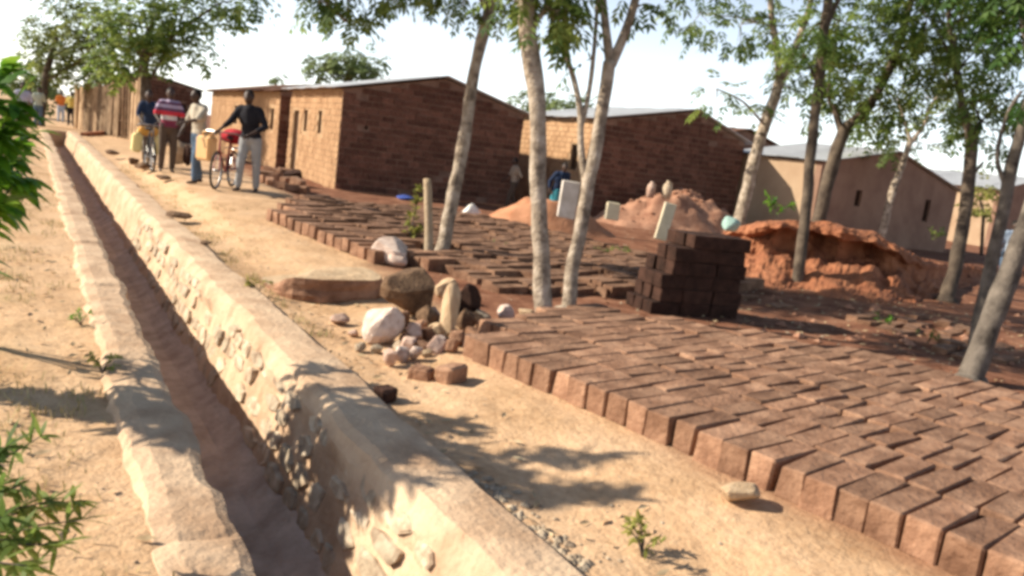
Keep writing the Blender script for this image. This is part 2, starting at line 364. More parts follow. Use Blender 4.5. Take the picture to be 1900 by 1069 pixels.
g = MB(); g.add(GV, GF); go = g.build('ground', 'ground', smooth=True); tag(go, 'sandy path and reddish brickyard soil sloping along the drain', kind='structure')

# ------------------------------------------------------------------ drainage channel
chan = empty('drainage_channel', (1.1, 6, 0)); tag(chan, 'long straight stone and mortar drainage channel running beside the sandy path', 'drain')
IC = Matrix.Translation((-1.1, -6, 0))
def wall_sweep(prof_fn, name, m, y0=-4.0, y1=YEND + .05):
    ys = frange(y0, 1.5, 0.4) + frange(1.5, 14, 0.05) + frange(14, y1, 0.14) + [y1]
    V = []; Fc = []; n = None
    for y in ys:
        pr = prof_fn(y); n = len(pr)
        for (x, z) in pr: V.append(IC @ Vector((x, y, z)))
    for j in range(len(ys) - 1):
        for i in range(n - 1): Fc.append((j * n + i, j * n + i + 1, (j + 1) * n + i + 1, (j + 1) * n + i))
    mb = MB(); mb.add(V, Fc); o = mb.build(name, m, chan, smooth=False); return o
def n1(y, s, k): return noise.noise(Vector((y * s, k * 7.3, 0.5)))
def bend(y): return 0.0
def seg(y, w, k):   # offset that jumps from one broken piece to the next
    i = math.floor((y + .3 * n1(y, .5, k)) / w); return random.Random(i * 131 + int(k * 17)).uniform(-1, 1)
def left_prof(y):
    e = 0.030 * n1(y, 2.2, 1) + 0.028 * n1(y, 6.0, 2) + .012 * seg(y, .41, 2); o = 0.04 * n1(y, 1.5, 3) + 0.018 * n1(y, 7, 3) + .012 * seg(y, .6, 4); s = 0.014 * n1(y, 1.0, 4) + 0.010 * n1(y, 5, 5) + .004 * seg(y, .41, 7) - .012
    crack = -0.014 if abs((y + 0.25 * n1(y, .7, 9)) % 2.3 - 0.4) < 0.03 else 0
    return [(0.37 + o, -0.16), (0.395 + o, -0.015 + s), (0.43 + o, 0.022 + s + crack), (0.50 + o * .5, 0.034 + s + crack + .006 * n1(y, 9, 11)), (0.58 + e * .5, 0.030 + s + crack + .006 * n1(y, 9, 12)), (0.66 + e, 0.026 + s + crack), (0.705 + e, 0.004 + s), (0.715 + e + .02 * n1(y, 8, 6), -0.12), (0.735 + .025 * n1(y, 5, 7), -0.4), (0.77, -0.74)]
def right_prof(y):
    e = 0.035 * n1(y, 1.4, 21) + 0.026 * n1(y, 5.0, 22) + .02 * seg(y, .5, 22); o = 0.025 * n1(y, 1.3, 23) + .012 * n1(y, 6, 23); s = 0.014 * n1(y, 1.0, 24) + 0.008 * n1(y, 5, 25)
    f = lambda k: 0.028 * n1(y, 4.5, k) + 0.02 * n1(y, 11, k + .5)
    return [(1.24, -0.74), (1.27 + f(31), -0.58), (1.31 + f(32), -0.44), (1.345 + f(33), -0.30), (1.375 + f(34), -0.17), (1.395 + e + f(35) * .6, -0.06), (1.425 + e, 0.012 + s), (1.47 + e * .7, 0.040 + s), (1.56, 0.046 + s + .006 * n1(y, 9, 41)), (1.66 + o * .5, 0.044 + s + .006 * n1(y, 9, 42)), (1.755 + o, 0.036 + s), (1.79 + o, 0.008 + s), (1.80 + o, -0.16)]
lw = wall_sweep(left_prof, 'left_wall', 'concrete')
rw = wall_sweep(right_prof, 'right_wall', 'concrete')
fl = wall_sweep(lambda y: [(0.74, -0.60 + .02 * n1(y, 1, 51)), (0.85, -0.655 + .03 * n1(y, 1.5, 52)), (0.98, -0.665 + .03 * n1(y, 2, 53)), (1.12, -0.655 + .03 * n1(y, 2, 54)), (1.22, -0.60 + .03 * n1(y, 1.5, 55)), (1.33, -0.52 + .03 * n1(y, 3, 56))], 'floor', 'trench_soil')
ew = MB(); ew.add([IC @ Vector(p) for p in ((.60, YEND - .12, -.8), (1.62, YEND - .12, -.8), (1.62, YEND - .10, .03), (.60, YEND - .10, .03), (.60, YEND + .2, -.8), (1.62, YEND + .2, -.8), (1.62, YEND + .2, .03), (.60, YEND + .2, .03))], [(0, 1, 2, 3), (5, 4, 7, 6), (3, 2, 6, 7), (1, 5, 6, 2), (4, 0, 3, 7)]); ew.build('end_wall', 'concrete', chan)
def wx(z): return 1.412 + .235 * z
zr = [-.60, -.44, -.29, -.155, -.035]
for row in range(4):
    yy = 1.4 + .1 * row; cnt = 0
    while yy < 12.5:
        ln = R_.uniform(.14, .36) * (1.15 if row < 2 else 1)
        if R_.random() < .8:
            zl, zh = zr[row] + .035 * n1(yy, 1.7, 60 + row), zr[row + 1] + .035 * n1(yy + ln / 2, 1.7, 61 + row)
            g_ = .012; n_ = R_.choice((5, 6, 7)); yc, zc = yy + ln / 2, (zl + zh) / 2; P = []
            for q in range(n_):
                a = 2 * math.pi * (q + R_.uniform(-.22, .22)) / n_ + .5
                c_, s__ = math.cos(a), math.sin(a); k_ = 1 / max(abs(c_), abs(s__)) * R_.uniform(.84, 1.0)
                P.append((yc + c_ * k_ * (ln / 2 - g_), zc + s__ * k_ * ((zh - zl) / 2 - g_)))
            pr = R_.uniform(.002, .014); V = []
            for (dx_, sc_) in ((.06, 1.0), (-.2 * pr, 1.0), (-pr, .80)):
                for (y_, z_) in P: V.append((wx(zc + (z_ - zc) * sc_) - .005 + dx_ + .03 * n1(yc, 4.5, 33) + R_.uniform(-.006, .006), yc + (y_ - yc) * sc_, zc + (z_ - zc) * sc_))
            Fc = [tuple(range(2 * n_, 3 * n_))]
            for r_ in (0, 1):
                for q in range(n_): Fc.append((r_ * n_ + q, r_ * n_ + (q + 1) % n_, (r_ + 1) * n_ + (q + 1) % n_, (r_ + 1) * n_ + q))
            c0 = Vector((wx(zc), yc, zc)); mb = MB(); mb.add([Vector(q) - c0 for q in V], Fc); o = mb.build('stone', 'stone', rw, loc=IC @ c0)
        yy += ln + R_.uniform(.0, .02)
st_meshes = []

# ------------------------------------------------------------------ mud bricks: near field
BL, BW, BH = 0.43, 0.150, 0.175
b_near = [brick_mesh('mud_brick', (BL, BW, BH), 'mudbrick', 200 + k, bev=.005 + .0035 * (k % 3), jit=.006 + .002 * (k % 4), chip=(0, 0, .010, 0, .015)[k % 5]) for k in range(20)]
A0 = at(845, 655); D0 = at(1750, 1055)
u = (D0 - A0).normalized(); v = Vector((-u.y, u.x, 0))
if v.x < 0: v = -v
ang_v = math.atan2(v.y, v.x)
poly = [(at(px, py)) for px, py in ((1052, 596), (1210, 622), (1480, 668), (1700, 712), (1960, 800), (2300, 1000))]
backpts = []
for p in poly:
    d = p - A0; backpts.append((d.dot(u), d.dot(v)))
backpts.sort()
def back_at(s):
    if s <= backpts[0][0]: return backpts[0][1]
    for (s0, w0), (s1, w1) in zip(backpts, backpts[1:]):
        if s <= s1: return w0 + (w1 - w0) * (s - s0) / max(1e-6, s1 - s0)
    return backpts[-1][1]
SE, WE = min(backpts)
rows = {}
cand = []
for j in range(0, 11):
    s = -1.4 + R_.uniform(0, .1)
    while s < 4.6:
        pitch = BW + R_.choice((.002, .004, .006, .010, .022)) + R_.uniform(0, .004)
        w = j * (BL + 0.020) + BL / 2
        wob = 0.02 * noise.noise(Vector((s * .8, j * 3.1, 2)))
        if w - BL * .3 < back_at(s) and not (j == 0 and s < 0.02) and s > SE * min(1, max(0, w / WE)) - .02:
            c = A0 + u * s + v * (w + wob + R_.uniform(-.012, .012)); c.z = hgt(c.x, c.y) + BH / 2 - 0.008
            q = proj(c)
            if q and -40 < q[0] < 1960 and q[1] < 1130: cand.append((j, s, c))
        s += pitch
near_count = {}
for j, s, c in cand:
    near_count[j] = near_count.get(j, 0) + 1
    i = near_count[j]
    o = link('mud_brick', b_near[R_.randrange(20)], None, None, c, (R_.uniform(-.02, .02), R_.uniform(-.02, .02), ang_v + R_.uniform(-.028, .028)))
    o.scale = (1 + R_.uniform(-.03, .05), 1 + R_.uniform(-.05, .03), 1 + R_.uniform(-.035, .03))
    lab = ('%s mud brick from the tree end, %s' % (ORD[i], 'in the front row bordering the sandy path' if j == 0 else 'in the %s row back from the sandy path' % ORD[j + 1]))
    tag(o, lab, 'brick', 'mud bricks drying in the near field')

# ------------------------------------------------------------------ brick stack
stk = empty('x'); bpy.data.objects.remove(stk)
b_st = [brick_mesh('stacked_brick', (0.36, 0.17, 0.145), 'mudbrick_dark_shaded', 300 + k) for k in range(4)]
P0 = at(1206, 585); P1 = at(1366, 594)
su = (P1 - P0).normalized(); sv = Vector((-su.y, su.x, 0))
if sv.y < 0: sv = -sv
sang = math.atan2(su.y, su.x); SWID = (P1 - P0).length
nb = max(3, round(SWID / 0.37)); bl = SWID / nb
course_h = 0.150
for c in range(6):
    off = 0.0 if c % 2 == 0 else 0.06
    for k in range(nb):
        for dp in range(3):
            if c == 5 and (k == 0): continue
            if c == 4 and k == 0 and dp == 2: continue
            shrink = 0.035 * c if k == 0 else 0
            p = P0 + su * (bl * (k + .5) + off * (1 if k == 0 else 0.3) + R_.uniform(-.02, .02)) + sv * (0.09 + dp * 0.185 + R_.uniform(-.015, .015))
            if k == 0: p += su * shrink
            p.z = hgt(p.x, p.y) * 0 + 0.075 + c * course_h
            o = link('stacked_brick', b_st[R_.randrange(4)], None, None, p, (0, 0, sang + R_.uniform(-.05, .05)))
            o.scale = (bl / 0.36 * (0.99 - (0.10 if k == 0 and c > 1 else 0)), 1, 1)
            lab = '%s dark mud brick from the left, %s course of the square stack, %s' % (ORD[k + 1].capitalize() if False else ORD[k + 1], ORD[c + 1] + ' lowest' if c else 'bottom', ('front face', 'middle row', 'back row')[dp])
            tag(o, lab, 'brick', 'mud bricks piled in the square stack')

# ------------------------------------------------------------------ second brick field (behind the rocks)
E0 = at(505, 418, .1); E1 = at(690, 487, .02)
u2 = (E1 - E0); u2.z = 0; L2 = u2.length; u2.normalize(); v2 = Vector((-u2.y, u2.x, 0))
if v2.x < 0: v2 = -v2
a2 = math.atan2(v2.y, v2.x)
b_far = [brick_mesh('drying_brick', (0.42, 0.155, 0.165), 'mudbrick', 400 + k) for k in range(4)]
b_lo = MB()
front = 0; second = 0
bank_bm = []
for j in range(0, 13):
    s = -0.1
    smax = L2 + (0.0 if j == 0 else min(2.3, 0.55 * j))
    smin = -0.1 - (0.0 if j < 1 else min(3.2, 0.55 * j))
    s = smin
    while s < smax:
        w = j * 0.455 + 0.21
        c = E0 + u2 * s + v2 * (w + 0.03 * noise.noise(Vector((s, j * 2.2, 5)))); c.z = hgt(c.x, c.y) + 0.078
        ok = R_.random() > 0.05
        # leave room for the trees, the post, the rocks and the house plinth
        if (c - at(810, 480)).length < 0.35 or (c - at(730, 490)).length < 0.3 and j: ok = False
        if c.y > 18.6 or c.x > 9.3: ok = False
        if ok or j == 0:
            rz = a2 + R_.uniform(-.12, .12); c.z += R_.uniform(-.025, .012)
            if j < 2:
                if j == 0: front += 1; i = front
                else: second += 1; i = second
                o = link('drying_brick', b_far[R_.randrange(4)], None, None, c, (R_.uniform(-.03, .03), R_.uniform(-.03, .03), rz))
                lab = '%s mud brick from the far end, %s row of the field behind the boulders' % (ORD[min(i, 40)], ORD[j + 1])
                tag(o, lab, 'brick', 'mud bricks drying in the field behind the boulders')
            else:
                b_lo.box(c, (0.42 * R_.uniform(.94, 1.02), 0.155, 0.165 * R_.uniform(.85, 1.1)), rz, R_.uniform(-.04, .04), R_.uniform(-.04, .04), jit=0.008)
        s += 0.155 + R_.uniform(0.012, 0.05)
# bricks laid between the trees and the stack
p0 = at(880, 560); 
for j in range(9):
    for i in range(26):
        c = Vector((4.55 + j * 0.47, 9.3 - i * 0.185, 0)) + Vector((0.06 * noise.noise(Vector((i * .3, j, 1))), 0.0, 0))
        if c.y < 6.75 + 0.15 * j or R_.random() < 0.12: continue
        if (c - at(810, 480)).length < 0.45: continue
        if c.x < 7.0 and c.y < 7.35 + .25 * noise.noise(Vector((c.x * 2, 0, 0))): continue
        c.z = hgt(c.x, c.y) + R_.uniform(0.0, .035)
        b_lo.box(c, (0.42, 0.15, 0.15), a2 + R_.uniform(-.1, .1), R_.uniform(-.04, .04), R_.uniform(-.04, .04), jit=0.01)
# the rest of the yard behind the near field, in the tree shade
for j in range(7):
    for i in range(30):
        c = Vector((7.4 + j * 0.5, 7.6 - i * 0.2, 0)); c += Vector((0.1 * noise.noise(Vector((i * .3, j, 8))), 0, 0))
        if R_.random() < 0.35 or c.y < 2.5 + .1 * j: continue
        if noise.noise(Vector((c.x * .6, c.y * .6, 4))) < 0.05: continue
        c.z = hgt(c.x, c.y) - R_.uniform(0.0, .04)
        b_lo.box(c, (0.4, 0.15, 0.13), a2 + R_.uniform(-.25, .25), R_.uniform(-.06, .06), R_.uniform(-.06, .06), jit=0.012)
o = b_lo.build('drying_bricks', 'mudbrick'); tag(o, 'brown mud bricks laid out close together behind the trees and boulders', 'bricks', kind='stuff')

# ------------------------------------------------------------------ rocks, clods, broken bricks by the path
def rock(name, label, px, py, width_px, hpx, m, seed, z=None, flat=(1, 1, 1), rz=0, sub=3, cuts=6, cat='rock', group=None, amp=.25):
    """foot of the rock at photo point (px,py); size from the photo"""
    p = at(px, py); D = proj(p)[2]; w = width_px / F * D; h = hpx / F * D
    p = p + Vector((p.x, p.y, 0)).normalized() * w * 0.35
    me = rock_mesh(name, seed, m, sub=sub, cuts=cuts, amp=amp)
    xs = [q.co for q in me.vertices]; dx = max(c.x for c in xs) - min(c.x for c in xs); dz = max(c.z for c in xs) - min(c.z for c in xs); mz = min(c.z for c in xs)
    o = link(name, me, None, None)
    sx = w / dx; sz = h / dz
    o.scale = (sx * flat[0], sx * flat[1], sz); o.rotation_euler = (0, 0, rz)
    o.location = (p.x, p.y, hgt(p.x, p.y) - mz * sz - 0.02 * h)
    if z is not None: o.location.z += z
    tag(o, label, cat, group); return o
rock('boulder', 'large pale pinkish white boulder lying beside the drain', 705, 628, 76, 72, 'stone_white', 1, rz=.4)
rock('boulder', 'dark brown lumpy boulder behind the pale pinkish boulder', 762, 590, 110, 92, 'stone_brown', 2, rz=1.1, amp=.4)
rock('boulder', 'round pink stone resting in front of the boulder heap', 769, 632, 36, 38, 'stone_pink', 3)
rock('boulder', 'upper of two white stones at the end of the far brick field', 722, 492, 72, 48, 'stone_white', 24, rz=-.3, amp=.15)
rock('boulder', 'small white stone leaning on a larger white one by the leafy shrub', 740, 496, 40, 30, 'stone_white', 5)
rock('boulder', 'tall tan mud slab standing upright among the boulders', 828, 632, 52, 112, 'clod_tan', 16, flat=(1, .75, 1), rz=.9, cuts=6, amp=.12)
rock('boulder', 'dark brown block behind the upright mud slab', 862, 590, 50, 66, 'mudbrick_dark_shaded', 7, cuts=8)
rock('stone_fragment', 'pointed cream stone at the foot of the forked tree', 935, 594, 34, 30, 'stone_white', 8)
rock('stone_fragment', 'flat greyish stone left of the pointed cream stone', 893, 598, 48, 20, 'stone', 9)
rock('stone_fragment', 'low orange tan stone against the forked tree trunk', 978, 592, 38, 16, 'clod_tan', 10)
rock('stone_fragment', 'cream flat stone lying on sand before the front brick row', 1362, 945, 88, 42, 'clod_tan', 11, flat=(1, .8, 1))
rock('stone_fragment', 'small brown stone on the path left of the boulders', 632, 592, 36, 22, 'stone_pink', 12)
for k, (px, py, w, h) in enumerate(((668, 640, 24, 20), (700, 645, 26, 18), (722, 665, 24, 34), (745, 660, 36, 30), (770, 660, 30, 28), (790, 655, 22, 16), (742, 640, 22, 18), (815, 640, 24, 20), (655, 612, 22, 14))):
    rock('rubble_stone', ['small grey rubble stone at the left end of the heap', 'flat grey rubble chip under the pale boulder', 'upright brown rubble stone in the heap', 'largest whitish rubble stone in the small heap', 'whitish rubble stone right of the largest one', 'low tan rubble chip before the mud slab', 'small rubble stone under the round pink stone', 'small pale rubble stone at the mud slab foot', 'brown chip on sand left of the pale boulder'][k], px, py, w, h, ('stone', 'stone', 'stone_pink', 'stone_white', 'stone_white', 'clod_tan', 'stone', 'stone_white', 'stone_pink')[k], 40 + k, sub=2, cat='stone', group='rubble by the boulders')
for k, (px, py, w, h) in enumerate(((736, 612, 34, 30), (752, 632, 30, 26), (790, 606, 44, 40), (806, 628, 36, 32), (846, 642, 34, 30), (858, 616, 40, 44), (786, 648, 30, 22), (880, 604, 30, 26), (826, 560, 50, 44))):
    rock('rubble_stone', '%s brown lump from the left in the jumble around the dark boulder' % ORD[sorted((736, 752, 790, 806, 846, 858, 786, 880, 826)).index(px) + 1], px, py, w, h, ('stone_brown', 'mudbrick', 'stone_brown', 'clod_tan', 'mudbrick')[k % 5], 140 + k, sub=2, cat='stone', group='jumble around the dark boulder', amp=.4)
def loose_brick(label, px, py, d, rz, m='mudbrick', rx=0.0, ry=0.0, seed=1, z=None):
    p = at(px, py); me = brick_mesh('broken_brick', d, m, seed, bev=0.014, jit=0.014)
    p.z = (hgt(p.x, p.y) if z is None else z) + d[2] / 2 - 0.006
    o = link('broken_brick', me, None, None, p, (rx, ry, rz)); tag(o, label, 'brick', 'loose broken bricks'); return o
loose_brick('larger broken mud brick lying alone on the sandy path', 835, 700, (0.20, 0.13, 0.12), 0.45, seed=501)
loose_brick('smaller broken brick left of the larger one on the path', 783, 690, (0.13, 0.16, 0.09), 0.7, seed=502)
loose_brick('small dark brick fragment against the outer edge of the drain', 716, 728, (0.10, 0.12, 0.09), 0.3, m='mudbrick_dark_shaded', seed=503)
frag = [(742, 596), (756, 642), (776, 612), (794, 626), (812, 648), (838, 652), (720, 606), (866, 640), (880, 622), (690, 600), (802, 588), (900, 612)]
for k, (px, py) in enumerate(frag):
    i_ = sorted(q[0] for q in frag).index(px) + 1
    loose_brick('%s reddish brick fragment from the left among the boulders' % ORD[i_], px, py, (R_.uniform(.09, .17), R_.uniform(.08, .12), R_.uniform(.06, .11)), R_.uniform(0, 3), m=('mudbrick', 'stone_pink', 'mudbrick')[k % 3], rx=R_.uniform(-.4, .4), ry=R_.uniform(-.4, .4), seed=520 + k)
# raised ledge of dried mud
led = MB(); q = at(640, 545); lx, ly = q.x - .1, q.y + .42
V = []; Fc = []; NN = 22; MM = 10
for j in range(MM + 1):
    for i in range(NN):
        a = 2 * math.pi * i / NN
        rx, ry = 0.52, 0.56
        cx = math.copysign(abs(math.cos(a)) ** 0.55, math.cos(a)); sy = math.copysign(abs(math.sin(a)) ** 0.55, math.sin(a))
        if j <= 4:
            t = j / 4; r = 1 + 0.05 * (1 - t) + 0.06 * noise.noise(Vector((cx * 2, sy * 2, j * .7))); z = -0.05 + 0.21 * t
        else:
            t = (j - 4) / (MM - 4); r = (0.96 - t * 0.93); z = 0.16 + 0.02 * math.sin(t * 3) + 0.015 * noise.noise(Vector((cx * r * 4, sy * r * 4, 3)))
        kk = .12 + .88 * ss(cx * .55 - sy * .8, -.55, .35) if j > 0 else 1; r2 = r * (1 + .10 * noise.noise(Vector((cx * 1.5, sy * 1.5, 8)))); V.append((lx + cx * rx * r2, ly + sy * ry * r2, (z - .0) * kk + (hgt(lx + cx * rx * r2, ly + sy * ry * r2) + .01) * (1 - kk)))
for j in range(MM):
    for i in range(NN): Fc.append((j * NN + i, j * NN + (i + 1) % NN, (j + 1) * NN + (i + 1) % NN, (j + 1) * NN + i))
Fc.append(tuple(range(MM * NN, MM * NN + NN)))
led.add(V, Fc); o = led.build('mud_ledge', 'clod_tan'); o.data.materials.append(MATS['mudbrick'])
for k_, pl in enumerate(o.data.polygons):
    if k_ < 4 * NN: pl.material_index = 1
tag(o, 'flat topped ledge of pale dried mud beside the boulder heap', 'mud ledge')

# scattered pebbles and leaf litter
peb = MB(); ico = [(0, 0, .5), (.45, 0, .1), (.1, .43, .12), (-.4, .2, .1), (-.3, -.35, .1), (.2, -.42, .12), (0, 0, -.3)]
icf = [(0, 1, 2), (0, 2, 3), (0, 3, 4), (0, 4, 5), (0, 5, 1), (6, 2, 1), (6, 3, 2), (6, 4, 3), (6, 5, 4), (6, 1, 5)]
def pebble(x, y, s):
    rz = R_.uniform(0, 6.28); c, sn = math.cos(rz), math.sin(rz); z = hgt(x, y)
    peb.add([(x + (p[0] * c - p[1] * sn) * s * R_.uniform(.8, 1.2), y + (p[0] * sn + p[1] * c) * s * R_.uniform(.8, 1.2), z + p[2] * s * .7) for p in ico], icf)
for _ in range(900):
    x, y = R_.uniform(1.85, 3.6), R_.uniform(1.5, 12)
    if noise.noise(Vector((x * 1.5, y * 1.5, 0))) > -0.1 and not (x > 2.6 and y < 5.2): pebble(x, y, R_.choice((.012, .016, .02, .03)))
for _ in range(110):   # rubble line along the drain near (1000,950)
    y = R_.uniform(2.25, 3.3); x = 1.86 + abs(R_.gauss(0, .07)); pebble(x, y, R_.choice((.02, .03, .04, .05, .06)))
for _ in range(500):
    x, y = R_.uniform(-1.2, .35), R_.uniform(2, 12); pebble(x, y, R_.choice((.01, .014, .02)))
for _ in range(600):
    x, y = R_.uniform(4, 14), R_.uniform(4, 17); pebble(x, y, R_.choice((.02, .03, .05)))
o = peb.build('pebbles', 'stone'); tag(o, 'pebbles and gravel scattered over the path and yard', 'pebbles', kind='stuff')
lit = MB()
def litter(x, y, z0=0.012):
    a = R_.uniform(0, 6.28); l = R_.uniform(.02, .045); w = l * .3; c, s = math.cos(a), math.sin(a); z = hgt(x, y) + z0
    lit.add([(x - c * l, y - s * l, z), (x - s * w, y + c * w, z + .012), (x + c * l, y + s * l, z + R_.uniform(0, .02)), (x + s * w, y - c * w, z)], [(0, 1, 2, 3)])
for _ in range(260): litter(R_.uniform(-1.2, .4), R_.uniform(2, 9))
for _ in range(120): litter(1.84 + abs(R_.gauss(0, .25)), R_.uniform(1.5, 7))
for _ in range(1000): litter(R_.uniform(4.5, 12), R_.uniform(3, 9))
o = lit.build('leaf_litter', 'dry_leaf'); tag(o, 'dry fallen leaves strewn over path verge and yard', 'leaves', kind='stuff')
gr = MB()
def tuft(x, y, n, h, spread=.06):
    z = hgt(x, y)
    for _ in range(n):
        a = R_.uniform(0, 6.28); b = Vector((x + R_.gauss(0, spread), y + R_.gauss(0, spread), z - .005)); hh = h * R_.uniform(.5, 1.1); ln = Vector((math.cos(a), math.sin(a), 0)) * hh * R_.uniform(.2, .9)
        sd_ = Vector((-math.sin(a), math.cos(a), 0)) * .004
        m_ = b + ln * .4 + Vector((0, 0, hh * .65)); t_ = b + ln + Vector((0, 0, hh * .8))
        gr.add([b - sd_, b + sd_, m_ + sd_ * .8, m_ - sd_ * .8, t_], [(0, 1, 2, 3), (3, 2, 4)])
for _ in range(420):
    x, y = R_.uniform(-1.4, .36), R_.uniform(2.2, 18)
    if noise.noise(Vector((x * 1.2, y * .6, 3))) > -0.05: tuft(x, y, 12, R_.uniform(.03, .09), .07)
for _ in range(160):
    y = R_.uniform(9, 22); x = 1.84 + abs(R_.gauss(0, .35)); tuft(x, y, 9, R_.uniform(.03, .08), .06)
for _ in range(40): tuft(R_.uniform(1.84, 2.0), R_.uniform(5.5, 11), 10, R_.uniform(.04, .09), .04)
o = gr.build('grass', 'dry_grass'); tag(o, 'sparse dry grass growing along the edges of the drain', 'grass', kind='stuff')

# ------------------------------------------------------------------ earth mounds and the dug bank
def mound(name, label, c, rx, ry, h, m, seed, rz=0.0, rough=.12):
    V = []; Fc = []; NR, NA = 22, 56
    ca, sa = math.cos(rz), math.sin(rz)
    for j in range(NR + 1):
        t = j / NR
        for i in range(NA):
            a = 2 * math.pi * i / NA
            x, y = math.cos(a) * rx * t, math.sin(a) * ry * t
            z = h * min(1.0, 1.25 * (0.5 + 0.5 * math.cos(math.pi * t)) ** 0.9)
            p = Vector((x, y, seed * 5.1))
            z += h * rough * (noise.noise(p * 1.3) + 0.6 * noise.noise(p * 3.5) + .35 * noise.noise(p * 8)) * (1 - t ** 4) - 0.08 * t ** 3
            wx, wy = c.x + x * ca - y * sa, c.y + x * sa + y * ca
            V.append((wx, wy, hgt(wx, wy) * .5 + z))
    for j in range(NR):
        for i in range(NA): Fc.append((j * NA + i, (j + 1) * NA + i, (j + 1) * NA + (i + 1) % NA, j * NA + (i + 1) % NA))
    mb = MB(); mb.add(V, Fc); o = mb.build(name, m, smooth=True); tag(o, label, 'earth mound'); return o
M1 = mound('earth_mound', 'heap of orange red earth between the forked trees and the brick houses', at(1015, 425), 1.9, 1.2, 0.62, 'earth_orange', 1, -.1)
M2 = mound('earth_mound', 'broad pinkish mound of rubble and soil before the second brick house', at(1255, 425), 3.1, 1.6, .95, 'earth_pink', 2, -.1, rough=.30)
def bank():
    # lip of the dug bank, left to right: (photo x, photo y of foot, lip height, cave depth)
    K = [(1330, 500, .55, .0), (1385, 520, .85, .15), (1430, 530, .95, .42), (1490, 535, .98, .40), (1540, 545, .98, .50), (1600, 552, .92, .50), (1650, 556, .74, .15), (1700, 552, .52, .05), (1760, 535, .34, .0), (1830, 522, .2, .0), (1900, 512, .12, 0)]
    pts = []
    for px, py, h, cv in K:
        p = at(px, py); out = -Vector((p.x, p.y, 0)).normalized(); pts.append((p - out * 1.0, out, h, cv))
    S = []
    for k in range(len(pts) - 1):
        for q in range(24):
            t = q / 24; a, b = pts[k], pts[k + 1]
            S.append((a[0].lerp(b[0], t), a[1].lerp(b[1], t).normalized(), a[2] + (b[2] - a[2]) * t, a[3] + (b[3] - a[3]) * t))
    V = []; Fc = []; n = 0
    for i, (p, o, h, cv) in enumerate(S):
        cv = cv * 1.35 * (1 + .8 * noise.noise(Vector((i * .045, 0, 3)))) + .03; e = .14 * noise.noise(Vector((i * .12, 4, 0)))
        tal = 0.40 + .15 * noise.noise(Vector((i * .07, 9, 0)))
        pr = [(2.1, -.10), (1.5, .03), (.95, h * tal * .32), (.55, h * tal * .66), (.22, h * tal), (.05 - cv * .8, h * (tal + .04)), (-cv + e * .4, h * (tal + .16)), (-cv * .95 + e, h * .80), (-cv * .3 + e, h * .865), (.03 + e, h * .885), (.02 + e, h * .93), (-.10 + e, h * .98), (-.35, h * 1.03), (-1.2, h * .98), (-2.5, h * .8), (-4.2, h * .45), (-6.5, -.1)]
        pf_ = []
        for a_, b2_ in zip(pr, pr[1:]):
            for w_ in (0, .34, .67): pf_.append((a_[0] + (b2_[0] - a_[0]) * w_, a_[1] + (b2_[1] - a_[1]) * w_))
        pf_.append(pr[-1]); pr = pf_; n = len(pr)
        for k, (s_, z) in enumerate(pr):
            q = p + o * s_; d = Vector((q.x, q.y, z * 2)); f = .09 * noise.noise(d * 2.0) + .045 * noise.noise(d * 5) + .020 * noise.noise(d * 10) + .014 * noise.noise(d * 21) + .10 * noise.noise(Vector((i * .055, k * .30, 5))) * ss(k, 12, 18) * (1 - ss(k, 30, 36))
            V.append(q + o * f + Vector((0, 0, z + f * .8)))
    for i in range(len(S) - 1):
        for k in range(n - 1): Fc.append((i * n + k, (i + 1) * n + k, (i + 1) * n + k + 1, i * n + k + 1))
    mb = MB(); mb.add(V, Fc); o = mb.build('earth_bank', 'earth_red'); tag(o, 'dug bank of bright red earth with dark hollows, before the plastered house', 'earth bank')
bank()

# ------------------------------------------------------------------ houses
def prism(mb, a0, a1, z00, z01, z10, z11, t0, t1, axis):
    """wall piece between a0..a1 (along), t0..t1 (thickness); bottoms z00,z01, tops z10,z11"""
    P = []
    for (a, zb, zt) in ((a0, z00, z10), (a1, z01, z11)):
        for t in (t0, t1):
            for z in (zb, zt):
                P.append((a, t, z) if axis == 'x' else (t, a, z))
    mb.add(P, [(0, 1, 3, 2), (4, 6, 7, 5), (0, 4, 5, 1), (2, 3, 7, 6), (0, 2, 6, 4), (1, 5, 7, 3)])
def wall(mb, a0, a1, zb, top, t0, t1, axis, opens, extra=()):
    br = sorted(set([a0, a1] + [q for o in opens for q in o[:2] if a0 < q < a1] + [e for e in extra if a0 < e < a1]))
    for x0, x1 in zip(br, br[1:]):
        xm = (x0 + x1) / 2; zs = zb
        for o in sorted([o for o in opens if o[0] < xm < o[1]], key=lambda o: o[2]):
            if o[2] > zs + .01: prism(mb, x0, x1, zs, zs, o[2], o[2], t0, t1, axis)
            zs = o[3]
        prism(mb, x0, x1, zs, zs, top(x0), top(x1), t0, t1, axis)
def brick_rows(a0, a1, zb, top, opens, bl=.33, ch=.155, z_lo=.0):
    out = []; c = 0; z = zb
    while z < 4:
        x = a0 - (bl / 2 if c % 2 else 0) + R_.uniform(-.02, .02)
        any_ = False
        while x < a1 - .03:
            l = bl * R_.uniform(.9, 1.06); x0, x1 = max(x, a0 + .004), min(x + l - .022, a1 - .004); x += l
            if x1 - x0 < .06: continue
            zt = z + ch - .022
            if zt > min(top(x0), top(x1)) - .015: continue
            any_ = True
            if any(x1 > o[0] - .01 and x0 < o[1] + .01 and zt > o[2] and z < o[3] for o in opens): continue
            out.append((x0, x1, z, zt))
        z += ch; c += 1
        if not any_ and z > top((a0 + a1) / 2): break
    return out
_rs = {}
